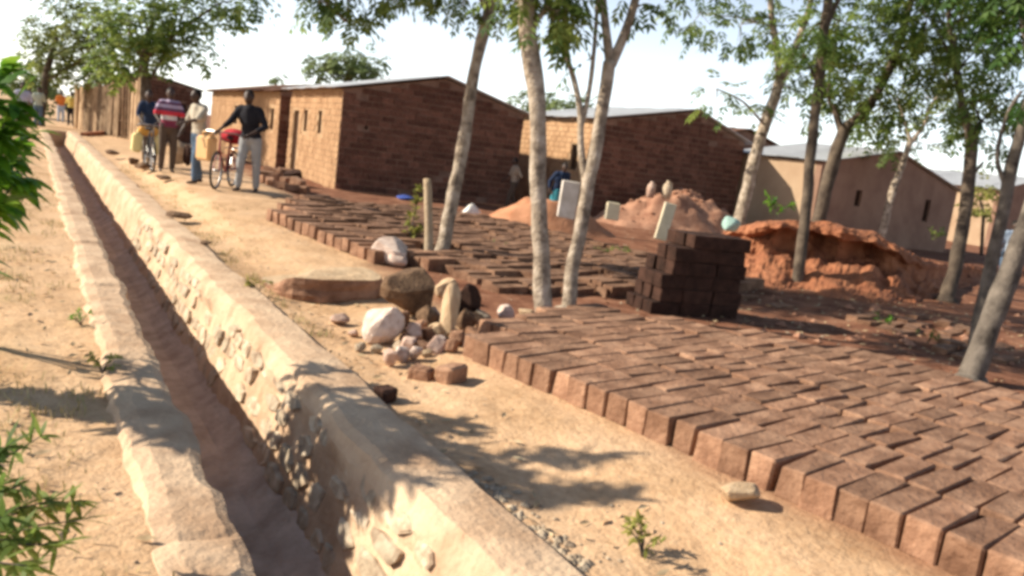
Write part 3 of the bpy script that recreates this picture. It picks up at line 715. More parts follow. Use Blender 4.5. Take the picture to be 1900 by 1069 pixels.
def roof_sheet(width, length, m):
    k = (round(width, 3), round(length, 3), m)
    if k in _rs: return _rs[k]
    n = int(width / .1) * 4; V = []; Fc = []
    for i in range(n + 1):
        y = width * i / n; z = .014 * math.sin(2 * math.pi * y / .1)
        for x in (0, length):
            V.append((x, y, z)); V.append((x, y, z - .006))
    for i in range(n):
        a = i * 4; b = a + 4
        Fc += [(a, a + 2, b + 2, b), (a + 1, b + 1, b + 3, a + 3), (a, b, b + 1, a + 1), (a + 2, a + 3, b + 3, b + 2)]
    Fc += [(0, 1, 3, 2), (n * 4, n * 4 + 2, n * 4 + 3, n * 4 + 1)]
    mb = MB(); mb.add(V, Fc); _rs[k] = mb.mesh('roof_sheet', m); return _rs[k]
def house(label, loc, rz, Wd, Ln, eL, eR, rX, rZ, zb=0.0, front=(), gable=(), m_g='mortar', m_f='mortar_tan_lit', bg=None, bf=None, b_ind=300, roof_m='iron', ohL=.32, ohR=.3, ohG=.16, rafters=True, plinth=False, front_door=None, name='brick_house'):
    h = empty(name, loc, rz); tag(h, label, 'house')
    T = .2
    top = lambda x: eL + (rZ - eL) * x / rX if x <= rX else rZ + (eR - rZ) * (x - rX) / (Wd - rX)
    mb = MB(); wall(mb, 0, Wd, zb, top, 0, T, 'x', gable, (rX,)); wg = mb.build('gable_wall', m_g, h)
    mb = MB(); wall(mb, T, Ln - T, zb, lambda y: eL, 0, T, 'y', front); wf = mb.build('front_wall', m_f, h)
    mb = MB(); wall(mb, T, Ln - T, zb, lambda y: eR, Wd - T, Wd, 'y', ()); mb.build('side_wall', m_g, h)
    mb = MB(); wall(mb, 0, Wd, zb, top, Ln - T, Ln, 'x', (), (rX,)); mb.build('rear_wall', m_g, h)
    if bg:
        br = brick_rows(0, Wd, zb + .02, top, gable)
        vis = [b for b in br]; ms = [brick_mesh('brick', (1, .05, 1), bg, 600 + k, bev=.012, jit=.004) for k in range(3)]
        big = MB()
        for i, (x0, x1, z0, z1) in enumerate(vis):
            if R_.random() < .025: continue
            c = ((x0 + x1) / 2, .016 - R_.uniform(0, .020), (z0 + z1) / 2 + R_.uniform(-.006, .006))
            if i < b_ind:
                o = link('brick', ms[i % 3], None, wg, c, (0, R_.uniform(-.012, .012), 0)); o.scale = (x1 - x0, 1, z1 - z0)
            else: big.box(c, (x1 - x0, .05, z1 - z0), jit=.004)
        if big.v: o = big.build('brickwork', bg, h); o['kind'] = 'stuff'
        # quoin ends of the gable bricks on the lit side, one joined part
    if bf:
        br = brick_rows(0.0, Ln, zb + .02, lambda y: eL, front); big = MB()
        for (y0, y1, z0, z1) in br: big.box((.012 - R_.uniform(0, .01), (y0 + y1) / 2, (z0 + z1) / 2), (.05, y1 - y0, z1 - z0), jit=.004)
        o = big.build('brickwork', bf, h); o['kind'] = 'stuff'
    if front_door:
        y0, y1, z0, z1 = front_door; mb = MB(); nb = 4
        for k in range(nb): mb.box((.13, y0 + (y1 - y0) * (k + .5) / nb, (z0 + z1) / 2), (.035, (y1 - y0) / nb - .008, z1 - z0 - .03))
        mb.build('door', 'dark_wood', h)
    for o_ in list(front):
        if front_door and o_ == front_door: continue
        f = MB(); y0, y1, z0, z1 = o_
        for (c, d) in (((.10, (y0 + y1) / 2, z0 + .02), (.06, y1 - y0, .04)), ((.10, (y0 + y1) / 2, z1 - .02), (.06, y1 - y0, .04)), ((.10, y0 + .02, (z0 + z1) / 2), (.06, .04, z1 - z0 - .08)), ((.10, y1 - .02, (z0 + z1) / 2), (.06, .04, z1 - z0 - .08))): f.box(c, d)
        f.build('window_frame', 'dark_wood', h)
    for o_ in list(gable):
        if o_[1] - o_[0] < .2: continue
        f = MB(); x0, x1, z0, z1 = o_
        for (c, d) in ((((x0 + x1) / 2, .10, z0 + .02), (x1 - x0, .06, .04)), (((x0 + x1) / 2, .10, z1 - .02), (x1 - x0, .06, .04)), ((x0 + .02, .10, (z0 + z1) / 2), (.04, .06, z1 - z0 - .08)), ((x1 - .02, .10, (z0 + z1) / 2), (.04, .06, z1 - z0 - .08))): f.box(c, d)
        f.build('window_frame', 'dark_wood', h)
    # roof: two slopes of corrugated sheets on rafters
    def slope(x0, z0, x1, z1, oh):
        d = Vector((x1 - x0, 0, z1 - z0)).normalized(); L_ = (Vector((x1 - x0, 0, z1 - z0)).length) + oh
        tot = Ln + 2 * ohG; n = max(1, round(tot / .8)); w = tot / n
        for k in range(n):
            me = roof_sheet(w + .02, L_, roof_m)
            o = link('roof_sheet', me, None, h)
            X = d; Y = Vector((0, 1, 0)); 
            if X.x < 0: Y = Vector((0, -1, 0))
            Z = X.cross(Y)
            y_ = -ohG + k * w if X.x > 0 else -ohG + (k + 1) * w
            o.matrix_local = Matrix.Translation((x0, y_, z0 + .075 + (k % 2) * .016 + R_.uniform(0, .006))) @ Matrix((X, Y, Z)).transposed().to_4x4()
    slope(rX, rZ, 0, eL, ohL); slope(rX, rZ, Wd, eR, ohR)
    if rafters:
        k = 0; y = .35
        while y < Ln:
            for (xe, ze, oh, s) in ((0, eL, ohL, -1), (Wd, eR, ohR, 1)):
                mb = MB(); d = Vector((xe - rX, 0, ze - rZ)).normalized(); e = Vector((xe, y, ze + .025)) + d * (oh - .06); st = Vector((rX, y, rZ + .025)) + d * .08
                mb.tube([st, e], .028, 6); mb.build('rafter', 'timber', h)
            y += .85
    if plinth:
        mb = MB(); mb.box((Wd / 2, -.06, zb + .03), (Wd + .3, .12, .26), jit=.02); mb.build('plinth', 'earth_orange', h)
    return h
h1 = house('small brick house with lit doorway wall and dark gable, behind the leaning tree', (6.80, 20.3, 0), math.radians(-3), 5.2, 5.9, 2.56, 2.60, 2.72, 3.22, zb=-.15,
      front=[(1.95, 2.32, 1.36, 1.98), (3.62, 4.0, 1.36, 1.98), (4.7, 5.4, .02, 1.95)], gable=[(.62, .72, 1.62, 1.72)], bg='brick_red_shaded', bf='brick_tan_lit', front_door=(4.7, 5.4, .02, 1.95), plinth=True)
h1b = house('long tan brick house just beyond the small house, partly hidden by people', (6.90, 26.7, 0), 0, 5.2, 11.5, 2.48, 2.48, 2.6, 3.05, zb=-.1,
      front=[(.7, 1.1, 1.25, 1.95), (4.0, 4.9, .02, 1.9), (6.2, 6.8, 1.25, 1.95)], bg='brick_red_shaded', bf='brick_tan_lit', b_ind=300, roof_m='iron_rust', ohG=.05, front_door=(4.0, 4.9, .02, 1.9))
h0 = house('dark gabled brick house at the far end, beside the plank fence', (3.45, 41.5, 0), 0, 3.4, 4.2, 2.55, 2.50, 1.6, 2.85, zb=-.1, bg='brick_red_shaded', b_ind=140, roof_m='iron_rust', front=[(1.2, 2.0, .02, 1.8)], gable=[(2.3, 2.9, 1.1, 1.8)], front_door=(1.2, 2.0, .02, 1.8))
h2 = house('wide dark brick house with a window on its lit side, behind the pink mound', (13.75, 18.85, 0), math.radians(-3.5), 5.45, 5.2, 2.74, 2.74, 3.35, 3.42, zb=-.15, front=[(.9, 1.3, 1.25, 2.0)], bg='brick_red_shaded', bf='brick_tan_lit', b_ind=300, ohL=.25)
h3 = house('smooth plastered house with pale roof and two small windows, above the red bank', (19.84, 16.0, 0), math.radians(6.6), 8.7, 3.1, 2.40, 2.16, 3.95, 3.08, zb=-.3, gable=[(2.1, 2.45, 1.25, 1.75), (6.55, 6.95, 1.0, 1.75)], m_g='plaster_shaded', m_f='plaster_lit', roof_m='iron_pale', ohL=.18, rafters=False, name='plastered_house')
p4 = at(1857, 352, 2.75)
h4 = house('partly hidden plastered house with white roof at the right edge', (p4.x, p4.y, 0), math.radians(4), 7, 6, 2.75, 2.75, 3.5, 3.5, zb=-.4, m_g='plaster_shaded', m_f='plaster_lit', roof_m='iron_pale', rafters=False, name='plastered_house')
p5 = atd(1463, 279, 31)
h5 = house('house with a dark rusty roof showing behind the wide brick house', (p5.x - 4.6, p5.y, 0), 0, 4.5, 4.5, p5.z - .1, p5.z - .1, 2.25, p5.z + .45, zb=-.3, bg=None, roof_m='iron_rust', rafters=False)
# second bright sheet laid on the small house's roof shows as a raised strip
# plank fence
pf = empty('plank_fence', (2.05, 46.5, 0)); tag(pf, 'tall fence of uneven pale vertical planks along the far track', 'fence')
ms = [brick_mesh('plank', (.30, .05, 1), 'timber_fence', 700 + k, bev=.006, jit=.004) for k in range(4)]
FX, FY = 2.0, -8.6
for k in range(24):
    t = k / 23; x = 1.95 + FX * t; y = 45.2 + FY * t; hh = 2.0 + .75 * t + R_.uniform(-.16, .16)
    o = link('plank', ms[k % 4], None, pf, (x - 2.05, y - 46.5, hh / 2 - .1), (R_.uniform(-.03, .03), 0, math.atan2(FY, FX) + R_.uniform(-.5, .5))); o.scale = (R_.uniform(.5, .95), 1, hh)
for z in (.6, 1.6):
    mb = MB(); mb.tube([(-.04, -1.3, z), (FX - .04, FY - 1.3, z + .2)], .035, 6); mb.build('rail', 'timber', pf)
mb = MB(); mb.box((FX / 2 - .2, FY / 2 - 1.3, .0), (.22, 8.6, .3), rz=math.atan2(-FX, -FY) , jit=.02); mb.build('footing', 'earth_red', pf)

# ------------------------------------------------------------------ trees and plants
def leaflet(mb, p, d, n, l, w):
    s = d.cross(n).normalized() * w / 2
    mb.add([p, p + d * l * .45 + s, p + d * l - n * l * .12, p + d * l * .45 - s], [(0, 1, 2, 3)])
def frond(mb, p, d, length, pairs, ll, lw, droop=.5):
    d = d.normalized(); q = p.copy()
    for k in range(pairs):
        d = (d + Vector((0, 0, -droop / pairs))).normalized(); q = q + d * (length / pairs)
        side = d.cross(Vector((0, 0, 1)));
        if side.length < .1: side = Vector((1, 0, 0))
        side.normalize(); up = side.cross(d)
        for s in (-1, 1):
            dd = (side * s * .85 + d * .5 + Vector((0, 0, -.25)) + Vector((R_.uniform(-.2, .2), R_.uniform(-.2, .2), R_.uniform(-.2, .2)))).normalized()
            leaflet(mb, q, dd, (up + Vector((R_.uniform(-.4, .4), R_.uniform(-.4, .4), 0))).normalized(), ll * R_.uniform(.75, 1.15), lw)
    leaflet(mb, q, d, up, ll, lw)
def rdir():
    while True:
        q = Vector((R_.uniform(-1, 1), R_.uniform(-1, 1), R_.uniform(-1, 1)))
        if .05 < q.length < 1: return q
def tree(label, trunk, limbs, blobs, bark='bark', leaf='leaf', D=None, group='slim trees standing among the bricks', fl=.30, pairs=5, ll=.125, lw=.042, dens=.62, name='slim_tree', foot_flare=True, Z=None, rs=1.45):
    trunk = [(a, b, c * rs) for a, b, c in trunk]; limbs = [[(l[0], l[1], l[2] * rs, *l[3:]) for l in L_] for L_ in limbs]
    """trunk/limbs: lists of (px, py, radius) at forward distance D; blobs: (px, py, radius_px, fronds)"""
    b = trunk[0]; base = at(b[0], b[1])
    if D is None: D = proj(base)[2]
    base = atd(b[0], b[1], D) if Z is None else base
    base.z = hgt(base.x, base.y)
    t = empty(name, base); tag(t, label, 'tree', group)
    def W(px, py, dd=0.0): return atd(px, py, D + dd) - base
    P = [(W(px, py), r) for px, py, r in trunk]
    P[0] = (Vector((0, 0, -.05)), P[0][1] * 1.0)
    if foot_flare:
        P.insert(1, (P[0][0].lerp(P[1][0], .05) + Vector((0, 0, .02)), P[1][1] * 1.06)); P[0] = (P[0][0], P[0][1] * 1.75)
    pts, rad = smooth_pts(P, 6)
    pts = [p + Vector((noise.noise(p * 1.7 + base), noise.noise(p * 1.7 + base + Vector((9, 9, 9))), 0)) * .025 if i > 3 else p for i, p in enumerate(pts)]
    mb = MB(); mb.tube(pts, rad, 10, wob=.22); tr = mb.build('trunk', bark, t, smooth=True)
    ends = [pts[-1], pts[int(len(pts) * .75)]]
    for L_ in limbs:
        q = [(W(px, py, dd), r) for px, py, r, *rest in [l if len(l) > 3 else (*l, 0.0) for l in L_] for dd in [rest[0]]]
        a, r = smooth_pts(q, 5); mb = MB(); mb.tube(a, r, 7, wob=.2); mb.build('limb', bark, t, smooth=True); ends += [a[-1], a[len(a) // 2]]
    cr = MB(); tw = MB()
    for px, py, rp, nf, *rest in blobs:
        dd = rest[0] if rest else 0.0
        c = W(px, py, dd); r = rp / F * D
        e = min(ends, key=lambda q: (q - c).length)
        tw.tube([e, e.lerp(c, .5) + Vector((0, 0, .08 * r)), c], [.022, .014, .008], 5)
        for k in range(int(nf * dens)):
            q = rdir(); q = q.normalized() * (q.length ** .6); p = c + Vector((q.x * r, q.y * r, q.z * r * .75))
            if k % 7 == 0: tw.tube([c, p], [.008, .004], 4, cap=False)
            d = Vector((q.x, q.y, q.z * .5 - .1)) + Vector((R_.uniform(-.5, .5), R_.uniform(-.5, .5), R_.uniform(-.3, .3)))
            if d.length < .05: d = Vector((1, 0, 0))
            frond(cr, p, d, fl * R_.uniform(.7, 1.2), pairs, ll, lw, droop=R_.uniform(.4, 1.1))
    tw.build('twigs', bark, t, smooth=True)['kind'] = 'stuff'; cr.build('crown', leaf, t)['kind'] = 'stuff'
    return t
# tree leaning right, before the small house
tree('slim leaning tree with lit left side beside the short wooden post', [(815, 478, .075), (838, 380, .062), (862, 250, .058), (880, 130, .055), (903, 30, .055), (925, -120, .045), (935, -300, .03)],
     [[(905, 20, .035), (862, -60, .028), (780, -120, .02, -.5), (690, -90, .014, -.8)], [(862, -60, .022), (700, -190, .016, -.6), (540, -220, .012, -.9), (420, -260, .008, -1.1)], [(915, -40, .03), (960, -140, .02)], [(930, -200, .025), (1010, -330, .015, .5)], [(690, -90, .014, -.8), (655, -30, .010, -.9), (642, 40, .006, -.9)]],
     [(640, -8, 46, 40, -.8), (595, 0, 30, 18, -.8), (705, -10, 34, 22, -.8), (645, 42, 20, 13, -.9), (860, 0, 40, 30), (760, -80, 90, 80, -.5), (900, -190, 130, 130), (1000, -300, 130, 120, .5), (840, -330, 130, 110), (930, 10, 26, 12), (640, -150, 105, 170, -.7), (520, -200, 105, 170, -.9), (420, -260, 110, 150, -1.1), (740, -230, 110, 140, -.3), (580, -320, 110, 130, -.5)], leaf='leaf', dens=1.0)
tree('left trunk of the forked pair of pale trees behind the near bricks', [(1013, 590, .060), (1003, 450, .056), (998, 320, .056), (998, 210, .056), (985, 100, .060), (975, 0, .060), (968, -150, .05), (975, -320, .03)],
     [[(980, 60, .02), (1010, 20, .015), (1035, -20, .012)], [(970, -120, .03), (900, -260, .018)], [(970, -160, .03), (1060, -280, .018)]],
     [(955, 5, 34, 22), (1030, 20, 44, 40), (1050, -20, 50, 40), (990, -60, 60, 40), (900, -280, 120, 120), (1060, -300, 130, 130, .6), (980, -380, 140, 120), (900, -160, 110, 120, .4), (1090, -170, 100, 110, .8)], leaf='leaf')
tree('right trunk of the forked pair, leaning right with two thin upper stems', [(1052, 578, .055), (1066, 480, .050), (1085, 380, .048), (1103, 290, .046), (1118, 200, .046), (1133, 115, .046)],
     [[(1133, 120, .040), (1125, 60, .030), (1116, -30, .028), (1105, -200, .018)], [(1134, 120, .040), (1160, 60, .032), (1185, -20, .028), (1225, -180, .018)],
      [(1088, 345, .030), (1078, 270, .026), (1076, 200, .022), (1060, 130, .018), (1030, 55, .014), (1010, -20, .010)], [(1078, 240, .018), (1095, 160, .016), (1105, 60, .015), (1112, -60, .012)]],
     [(1190, -40, 60, 40), (1040, 40, 40, 26), (1010, 15, 40, 26), (1095, 110, 10, 3), (1170, -200, 140, 130), (1260, -260, 130, 120, .5), (1080, -240, 110, 90), (1190, 10, 22, 8)], leaf='leaf')
tree('straight leaning tree with a fork high up, rising behind the brick stack', [(1362, 470, .105), (1378, 390, .095), (1402, 290, .085), (1430, 200, .080), (1447, 150, .080)],
     [[(1447, 152, .06), (1441, 90, .05), (1430, 10, .045), (1425, -150, .03)], [(1448, 152, .065), (1475, 90, .055), (1500, 20, .045), (1535, -120, .03)], [(1420, 235, .02), (1380, 190, .015, -.5), (1330, 165, .01, -.8)]],
     [(1300, 25, 55, 50, -.4), (1375, 45, 60, 60), (1440, 60, 45, 36, .6), (1480, 130, 46, 40), (1330, 180, 42, 20, -.7), (1395, 215, 40, 18, -.3), (1510, 200, 30, 16), (1430, -120, 150, 170), (1300, -100, 120, 110, -.5), (1560, -140, 130, 130)], leaf='leaf', fl=.42, ll=.17, lw=.058)
tree('thin dark tree standing left of the dark forked tree before the red bank', [(1476, 532, .075), (1490, 430, .060), (1503, 300, .055), (1515, 190, .055), (1528, 80, .055), (1540, -60, .045), (1545, -250, .03)],
     [[(1530, 60, .03), (1580, -60, .02)], [(1520, 160, .02), (1490, 100, .012)]],
     [(1530, 130, 50, 45), (1500, 60, 45, 40), (1560, 40, 60, 55), (1545, -120, 130, 130), (1600, -200, 140, 130), (1480, -220, 120, 110)], bark='bark_dark', leaf='leaf', fl=.38, ll=.15, lw=.052)
tree('dark forked tree with a long branch sweeping right, before the red bank', [(1497, 512, .095), (1515, 430, .085), (1535, 340, .080), (1552, 280, .078), (1566, 236, .075)],
     [[(1566, 240, .07), (1610, 200, .055), (1645, 140, .048), (1675, 60, .04), (1695, -20, .035), (1720, -160, .02)], [(1562, 245, .05), (1548, 205, .035), (1538, 180, .025), (1540, 120, .018)], [(1600, 205, .02), (1590, 190, .014)]],
     [(1590, 130, 70, 80), (1640, 60, 80, 90), (1560, 60, 60, 50), (1600, 195, 55, 45), (1700, 90, 60, 55), (1720, 10, 70, 70), (1660, -120, 150, 160), (1760, -150, 140, 140), (1680, 160, 50, 36), (1655, 200, 40, 26)], bark='bark_dark', leaf='leaf', fl=.42, ll=.17, lw=.058)
tree('pale slim tree rising before the plastered house gable', [(1637, 428, .14), (1652, 370, .11), (1672, 310, .095), (1690, 262, .09)],
     [[(1690, 265, .07), (1715, 230, .055), (1725, 200, .045), (1755, 160, .035)], [(1690, 265, .06), (1680, 230, .045), (1665, 180, .03)]],
     [(1650, 215, 60, 60), (1625, 240, 40, 36), (1660, 265, 36, 26), (1720, 180, 60, 60), (1770, 215, 50, 46), (1800, 170, 50, 44), (1700, 130, 60, 50), (1760, 110, 60, 50), (1725, 270, 22, 10)], D=24, rs=1.0, leaf='leaf_olive', fl=.55, ll=.19, lw=.075, pairs=4)
tree('slender dark tree with side stubs, right of the red bank', [(1757, 560, .085), (1770, 500, .075), (1790, 400, .072), (1800, 300, .070), (1802, 255, .068)],
     [[(1802, 262, .05), (1786, 200, .042), (1775, 130, .036), (1762, 50, .03), (1755, -80, .02)], [(1802, 258, .04), (1820, 225, .02)], [(1800, 330, .03), (1825, 300, .012)]],
     [(1770, 50, 70, 75), (1720, 30, 60, 60), (1820, 110, 50, 45), (1800, 190, 50, 36), (1850, 60, 50, 50), (1760, -120, 150, 160), (1860, -90, 130, 120), (1840, 240, 44, 34), (1880, 180, 40, 34), (1750, 140, 40, 26)], bark='bark_dark', leaf='leaf', fl=.42, ll=.17, lw=.058)
tree('thick grey trunk leaning out of frame at the right edge', [(1797, 712, .085), (1825, 640, .075), (1860, 545, .070), (1895, 445, .066), (1935, 330, .06), (1980, 160, .05), (2010, -100, .035)],
     [[(1940, 300, .03), (1900, 60, .02, .6), (1880, -80, .015, .8)]],
     [(1890, 20, 60, 40, .8), (1870, -80, 120, 110, .6), (2000, -150, 160, 150), (1930, 60, 50, 26)], bark='bark_grey', leaf='leaf_dark', rs=1.3)
tree('thinner grey trunk crossing behind the thick leaning one at the right edge', [(1803, 660, .05), (1825, 560, .046), (1850, 440, .045), (1872, 340, .045), (1893, 250, .043), (1925, 100, .035), (1950, -100, .025)],
     [[(1868, 350, .02), (1850, 290, .015), (1870, 210, .012), (1895, 170, .01)]],
     [(1885, 190, 30, 12), (1930, 20, 70, 50), (1950, -120, 150, 130)], bark='bark_grey', leaf='leaf_dark')
# trees along the far end of the drain
def crowd_tree(label, trunk, blobs, D, bark='bark_dark', leaf='leaf_olive', fl=.6, ll=.25, lw=.11, dens=.9, limbs=(), name='broad_tree', group='trees along the far track'):
    return tree(label, trunk, limbs, blobs, bark, leaf, D=D, group=group, fl=fl, pairs=3, ll=ll, lw=lw, dens=dens, name=name, rs=1.0)
crowd_tree('dense tree with a dark trunk at the far end of the drain', [(74, 238, .22), (78, 190, .18), (88, 130, .16), (105, 70, .1)], [(105, 50, 46, 80), (165, 30, 56, 110), (115, 90, 46, 80), (175, 90, 54, 100), (85, 120, 32, 40), (150, 120, 40, 60), (200, 60, 50, 80), (140, -30, 70, 100), (75, 60, 26, 30)], 37, limbs=[[(85, 150, .1), (150, 110, .07), (190, 60, .04)]], leaf='leaf_olive')
crowd_tree('wide dark tree whose crown hangs over the dark gabled house', [(268, 238, .2), (270, 170, .17), (268, 110, .15), (280, 50, .1)], [(240, 40, 56, 110), (290, 30, 60, 110), (245, 90, 50, 80), (295, 95, 36, 44), (345, 10, 50, 80), (355, 50, 30, 26), (420, 5, 40, 50), (370, 95, 22, 16), (455, -5, 32, 34), (300, -70, 100, 120), (210, 115, 32, 44), (325, 80, 26, 18), (400, -70, 80, 80)], 28, limbs=[[(268, 110, .1), (330, 60, .06), (400, 10, .04)], [(268, 115, .1), (240, 60, .06)], [(270, 160, .07), (300, 110, .05), (320, 60, .035)]], leaf='leaf')
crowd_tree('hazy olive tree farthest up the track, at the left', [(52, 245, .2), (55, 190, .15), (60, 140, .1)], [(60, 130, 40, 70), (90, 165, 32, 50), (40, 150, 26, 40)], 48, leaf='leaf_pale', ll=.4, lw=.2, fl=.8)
crowd_tree('small dark tree behind the plank fence', [(205, 225, .15), (203, 190, .12), (200, 150, .08)], [(200, 120, 34, 50), (165, 145, 20, 24), (235, 138, 24, 26)], 52, leaf='leaf_dark', ll=.4, lw=.2, fl=.8)
# trees showing over the roofs
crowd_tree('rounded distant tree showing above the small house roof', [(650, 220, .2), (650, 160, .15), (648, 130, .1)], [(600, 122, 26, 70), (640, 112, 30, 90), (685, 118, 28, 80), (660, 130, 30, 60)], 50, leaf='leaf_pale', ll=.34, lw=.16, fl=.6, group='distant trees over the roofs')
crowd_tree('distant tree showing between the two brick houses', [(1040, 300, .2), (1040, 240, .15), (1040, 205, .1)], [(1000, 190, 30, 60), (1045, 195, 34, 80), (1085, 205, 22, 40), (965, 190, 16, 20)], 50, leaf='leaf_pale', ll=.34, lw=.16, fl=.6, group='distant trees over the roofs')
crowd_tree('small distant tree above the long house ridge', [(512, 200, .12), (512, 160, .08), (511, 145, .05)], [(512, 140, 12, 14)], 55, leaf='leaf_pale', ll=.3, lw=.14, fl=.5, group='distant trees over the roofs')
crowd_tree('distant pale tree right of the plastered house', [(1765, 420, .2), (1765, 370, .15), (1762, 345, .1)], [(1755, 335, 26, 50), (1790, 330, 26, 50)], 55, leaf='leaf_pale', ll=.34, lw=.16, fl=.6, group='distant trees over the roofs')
crowd_tree('yellow green young tree between the plastered houses', [(1828, 445, .08), (1824, 400, .06), (1818, 370, .04)], [(1815, 380, 22, 30), (1825, 350, 20, 26)], 30, leaf='leaf_yellow', ll=.22, lw=.1, fl=.4, group='distant trees over the roofs')

def lance_leaf(mb, p, d, l, w, droop=.35):
    d = d.normalized(); s = d.cross(Vector((0, 0, 1)))
    if s.length < .05: s = Vector((1, 0, 0))
    s.normalize(); a = R_.uniform(-.5, .5); n = s.cross(d); s = s * math.cos(a) + n * math.sin(a)
    P = []; q = p.copy(); dd = d.copy(); K = 4
    for k in range(K + 1):
        ww = w * (0.25, .9, 1.0, .65, .03)[k] / 2
        P += [q - s * ww, q + s * ww]; dd = (dd + Vector((0, 0, -droop / K))).normalized(); q = q + dd * l / K
    mb.add(P, [(2 * k, 2 * k + 1, 2 * k + 3, 2 * k + 2) for k in range(K)])
def shrub(label, base, stems, leaf, l, w, per, bark='bark_grey', name='leafy_shrub', cat='shrub', group=None, r0=.012, droop=.4):
    base = Vector(base); t = empty(name, base); tag(t, label, cat, group); st = MB(); lf = MB()
    for S in stems:
        P = [(Vector(p) - base, r0 * (1 - .7 * i / (len(S) - 1))) for i, p in enumerate(S)]; a, r = smooth_pts(P, 5); st.tube(a, r, 6)
        n = len(a)
        for k in range(int(per)):
            i = min(n - 1, int(n * (0.25 + .75 * math.sqrt(R_.random())))); d = (a[i] - a[max(0, i - 1)]).normalized() if i else Vector((0, 0, 1))
            q = rdir(); dd = (d * .45 + q).normalized(); dd.z = dd.z * .6 + .05
            lance_leaf(lf, a[i], dd, l * R_.uniform(.6, 1.15), w * R_.uniform(.7, 1.1), droop)
    st.build('stems', bark, t, smooth=True)['kind'] = 'stuff'; lf.build('leaves', leaf, t, smooth=True)['kind'] = 'stuff'; return t
# small leafy tree at the left edge (its shadow crosses the drain)
sb = Vector((-.75, 5.0, hgt(-.75, 5.0)))
S = []
for k in range(20):
    a = R_.uniform(0, 6.28); r = R_.uniform(.15, .66); z = R_.uniform(.7, 2.3); S.append([sb, sb + Vector((.02, 0, .5)), sb + Vector((math.cos(a) * r * .45, math.sin(a) * r * .45, z * .7)), sb + Vector((math.cos(a) * r, math.sin(a) * r, z))])
shrub('tall leafy sapling at the left edge of the path', sb, S, 'leaf_bright', .20, .065, 80, r0=.016, name='leafy_sapling', cat='sapling')
sb2 = at(-35, 640); sb2.z = hgt(sb2.x, sb2.y)
S = []
for (px, py) in ((15, 130), (40, 190), (55, 250), (30, 300), (50, 330), (10, 380), (20, 230), (5, 170), (35, 270)):
    D_ = proj(sb2)[2] * R_.uniform(.82, 1.0); e = atd(px - 12, py, D_); S.append([sb2, sb2.lerp(e, .5) + Vector((-.10, 0, .15)), e])
shrub('bright green leafy shrub hanging into view at the left edge', sb2, S, 'leaf_bright', .20, .062, 42, droop=.9)
sb3 = Vector((-.36, 2.62, hgt(-.36, 2.62)))
S = []
for (px, py, D_) in ((10, 830, 2.35), (40, 900, 2.3), (90, 930, 2.35), (135, 930, 2.4), (150, 965, 2.35), (70, 980, 2.25), (25, 1000, 2.2), (0, 900, 2.3), (105, 1010, 2.2), (5, 960, 2.2), (50, 1050, 2.1), (-10, 860, 2.4), (75, 810, 2.6)):
    e = atd(px, py, D_); S.append([sb3, sb3.lerp(e, .5) + Vector((0, 0, .08)), e])
shrub('low dark leafy bush in the lower left corner', sb3, S, 'leaf', .085, .020, 30, r0=.006)
S = []; sb4 = at(755, 462); sb4.z = hgt(sb4.x, sb4.y)
for (px, py) in ((760, 400), (775, 370), (785, 420), (770, 430), (750, 435), (780, 350)):
    S.append([sb4, sb4.lerp(atd(px, py, proj(sb4)[2]), .5) + Vector((.02, .02, .04)), atd(px, py, proj(sb4)[2])])
shrub('yellow green leafy shrub beside the short wooden post', sb4, S, 'leaf_yellow', .12, .05, 22)
for k, (px, py, n, l, lab) in enumerate(((1150, 480, 10, .09, 'low green weeds left of the brick stack'), (1112, 478, 7, .08, 'small weed clump at the foot of the right forked trunk'), (1440, 408, 7, .16, 'small bright plant on top of the red bank'), (1735, 448, 7, .15, 'green weeds at the plastered house right corner'), (1638, 606, 7, .06, 'small green weed in the shade behind the near bricks'), (925, 470, 7, .07, 'pale weed clump right of the leaning tree'), (1720, 640, 7, .06, 'weed clump left of the thick right trunk'), (1195, 1010, 8, .05, 'pale dry weed on the sand beside the drain'), (150, 600, 6, .04, 'tiny green weed on the left side of the drain'), (190, 690, 7, .045, 'small weed in the shrub shadow beside the drain'), (480, 540, 7, .06, 'dry weed along the outer edge of the drain'))):
    b = at(px, py); 
    if k in (2, 3): b = atd(px, py, 15 if k == 2 else 24)
    else: b.z = hgt(b.x, b.y)
    S = []
    for q in range(n):
        a = R_.uniform(0, 6.28); h_ = l * R_.uniform(1.2, 2.6); S.append([b, b + Vector((math.cos(a) * l * .6, math.sin(a) * l * .6, h_ * .6)), b + Vector((math.cos(a) * l * 1.6, math.sin(a) * l * 1.6, h_))])
    shrub(lab, b, S, ('leaf', 'leaf', 'leaf_bright', 'leaf', 'leaf_bright', 'leaf_pale', 'leaf', 'leaf_yellow', 'leaf_bright', 'leaf_olive', 'leaf_yellow')[k], l, l * .35, 9, name='weed', cat='weed', group='weeds', r0=.004)

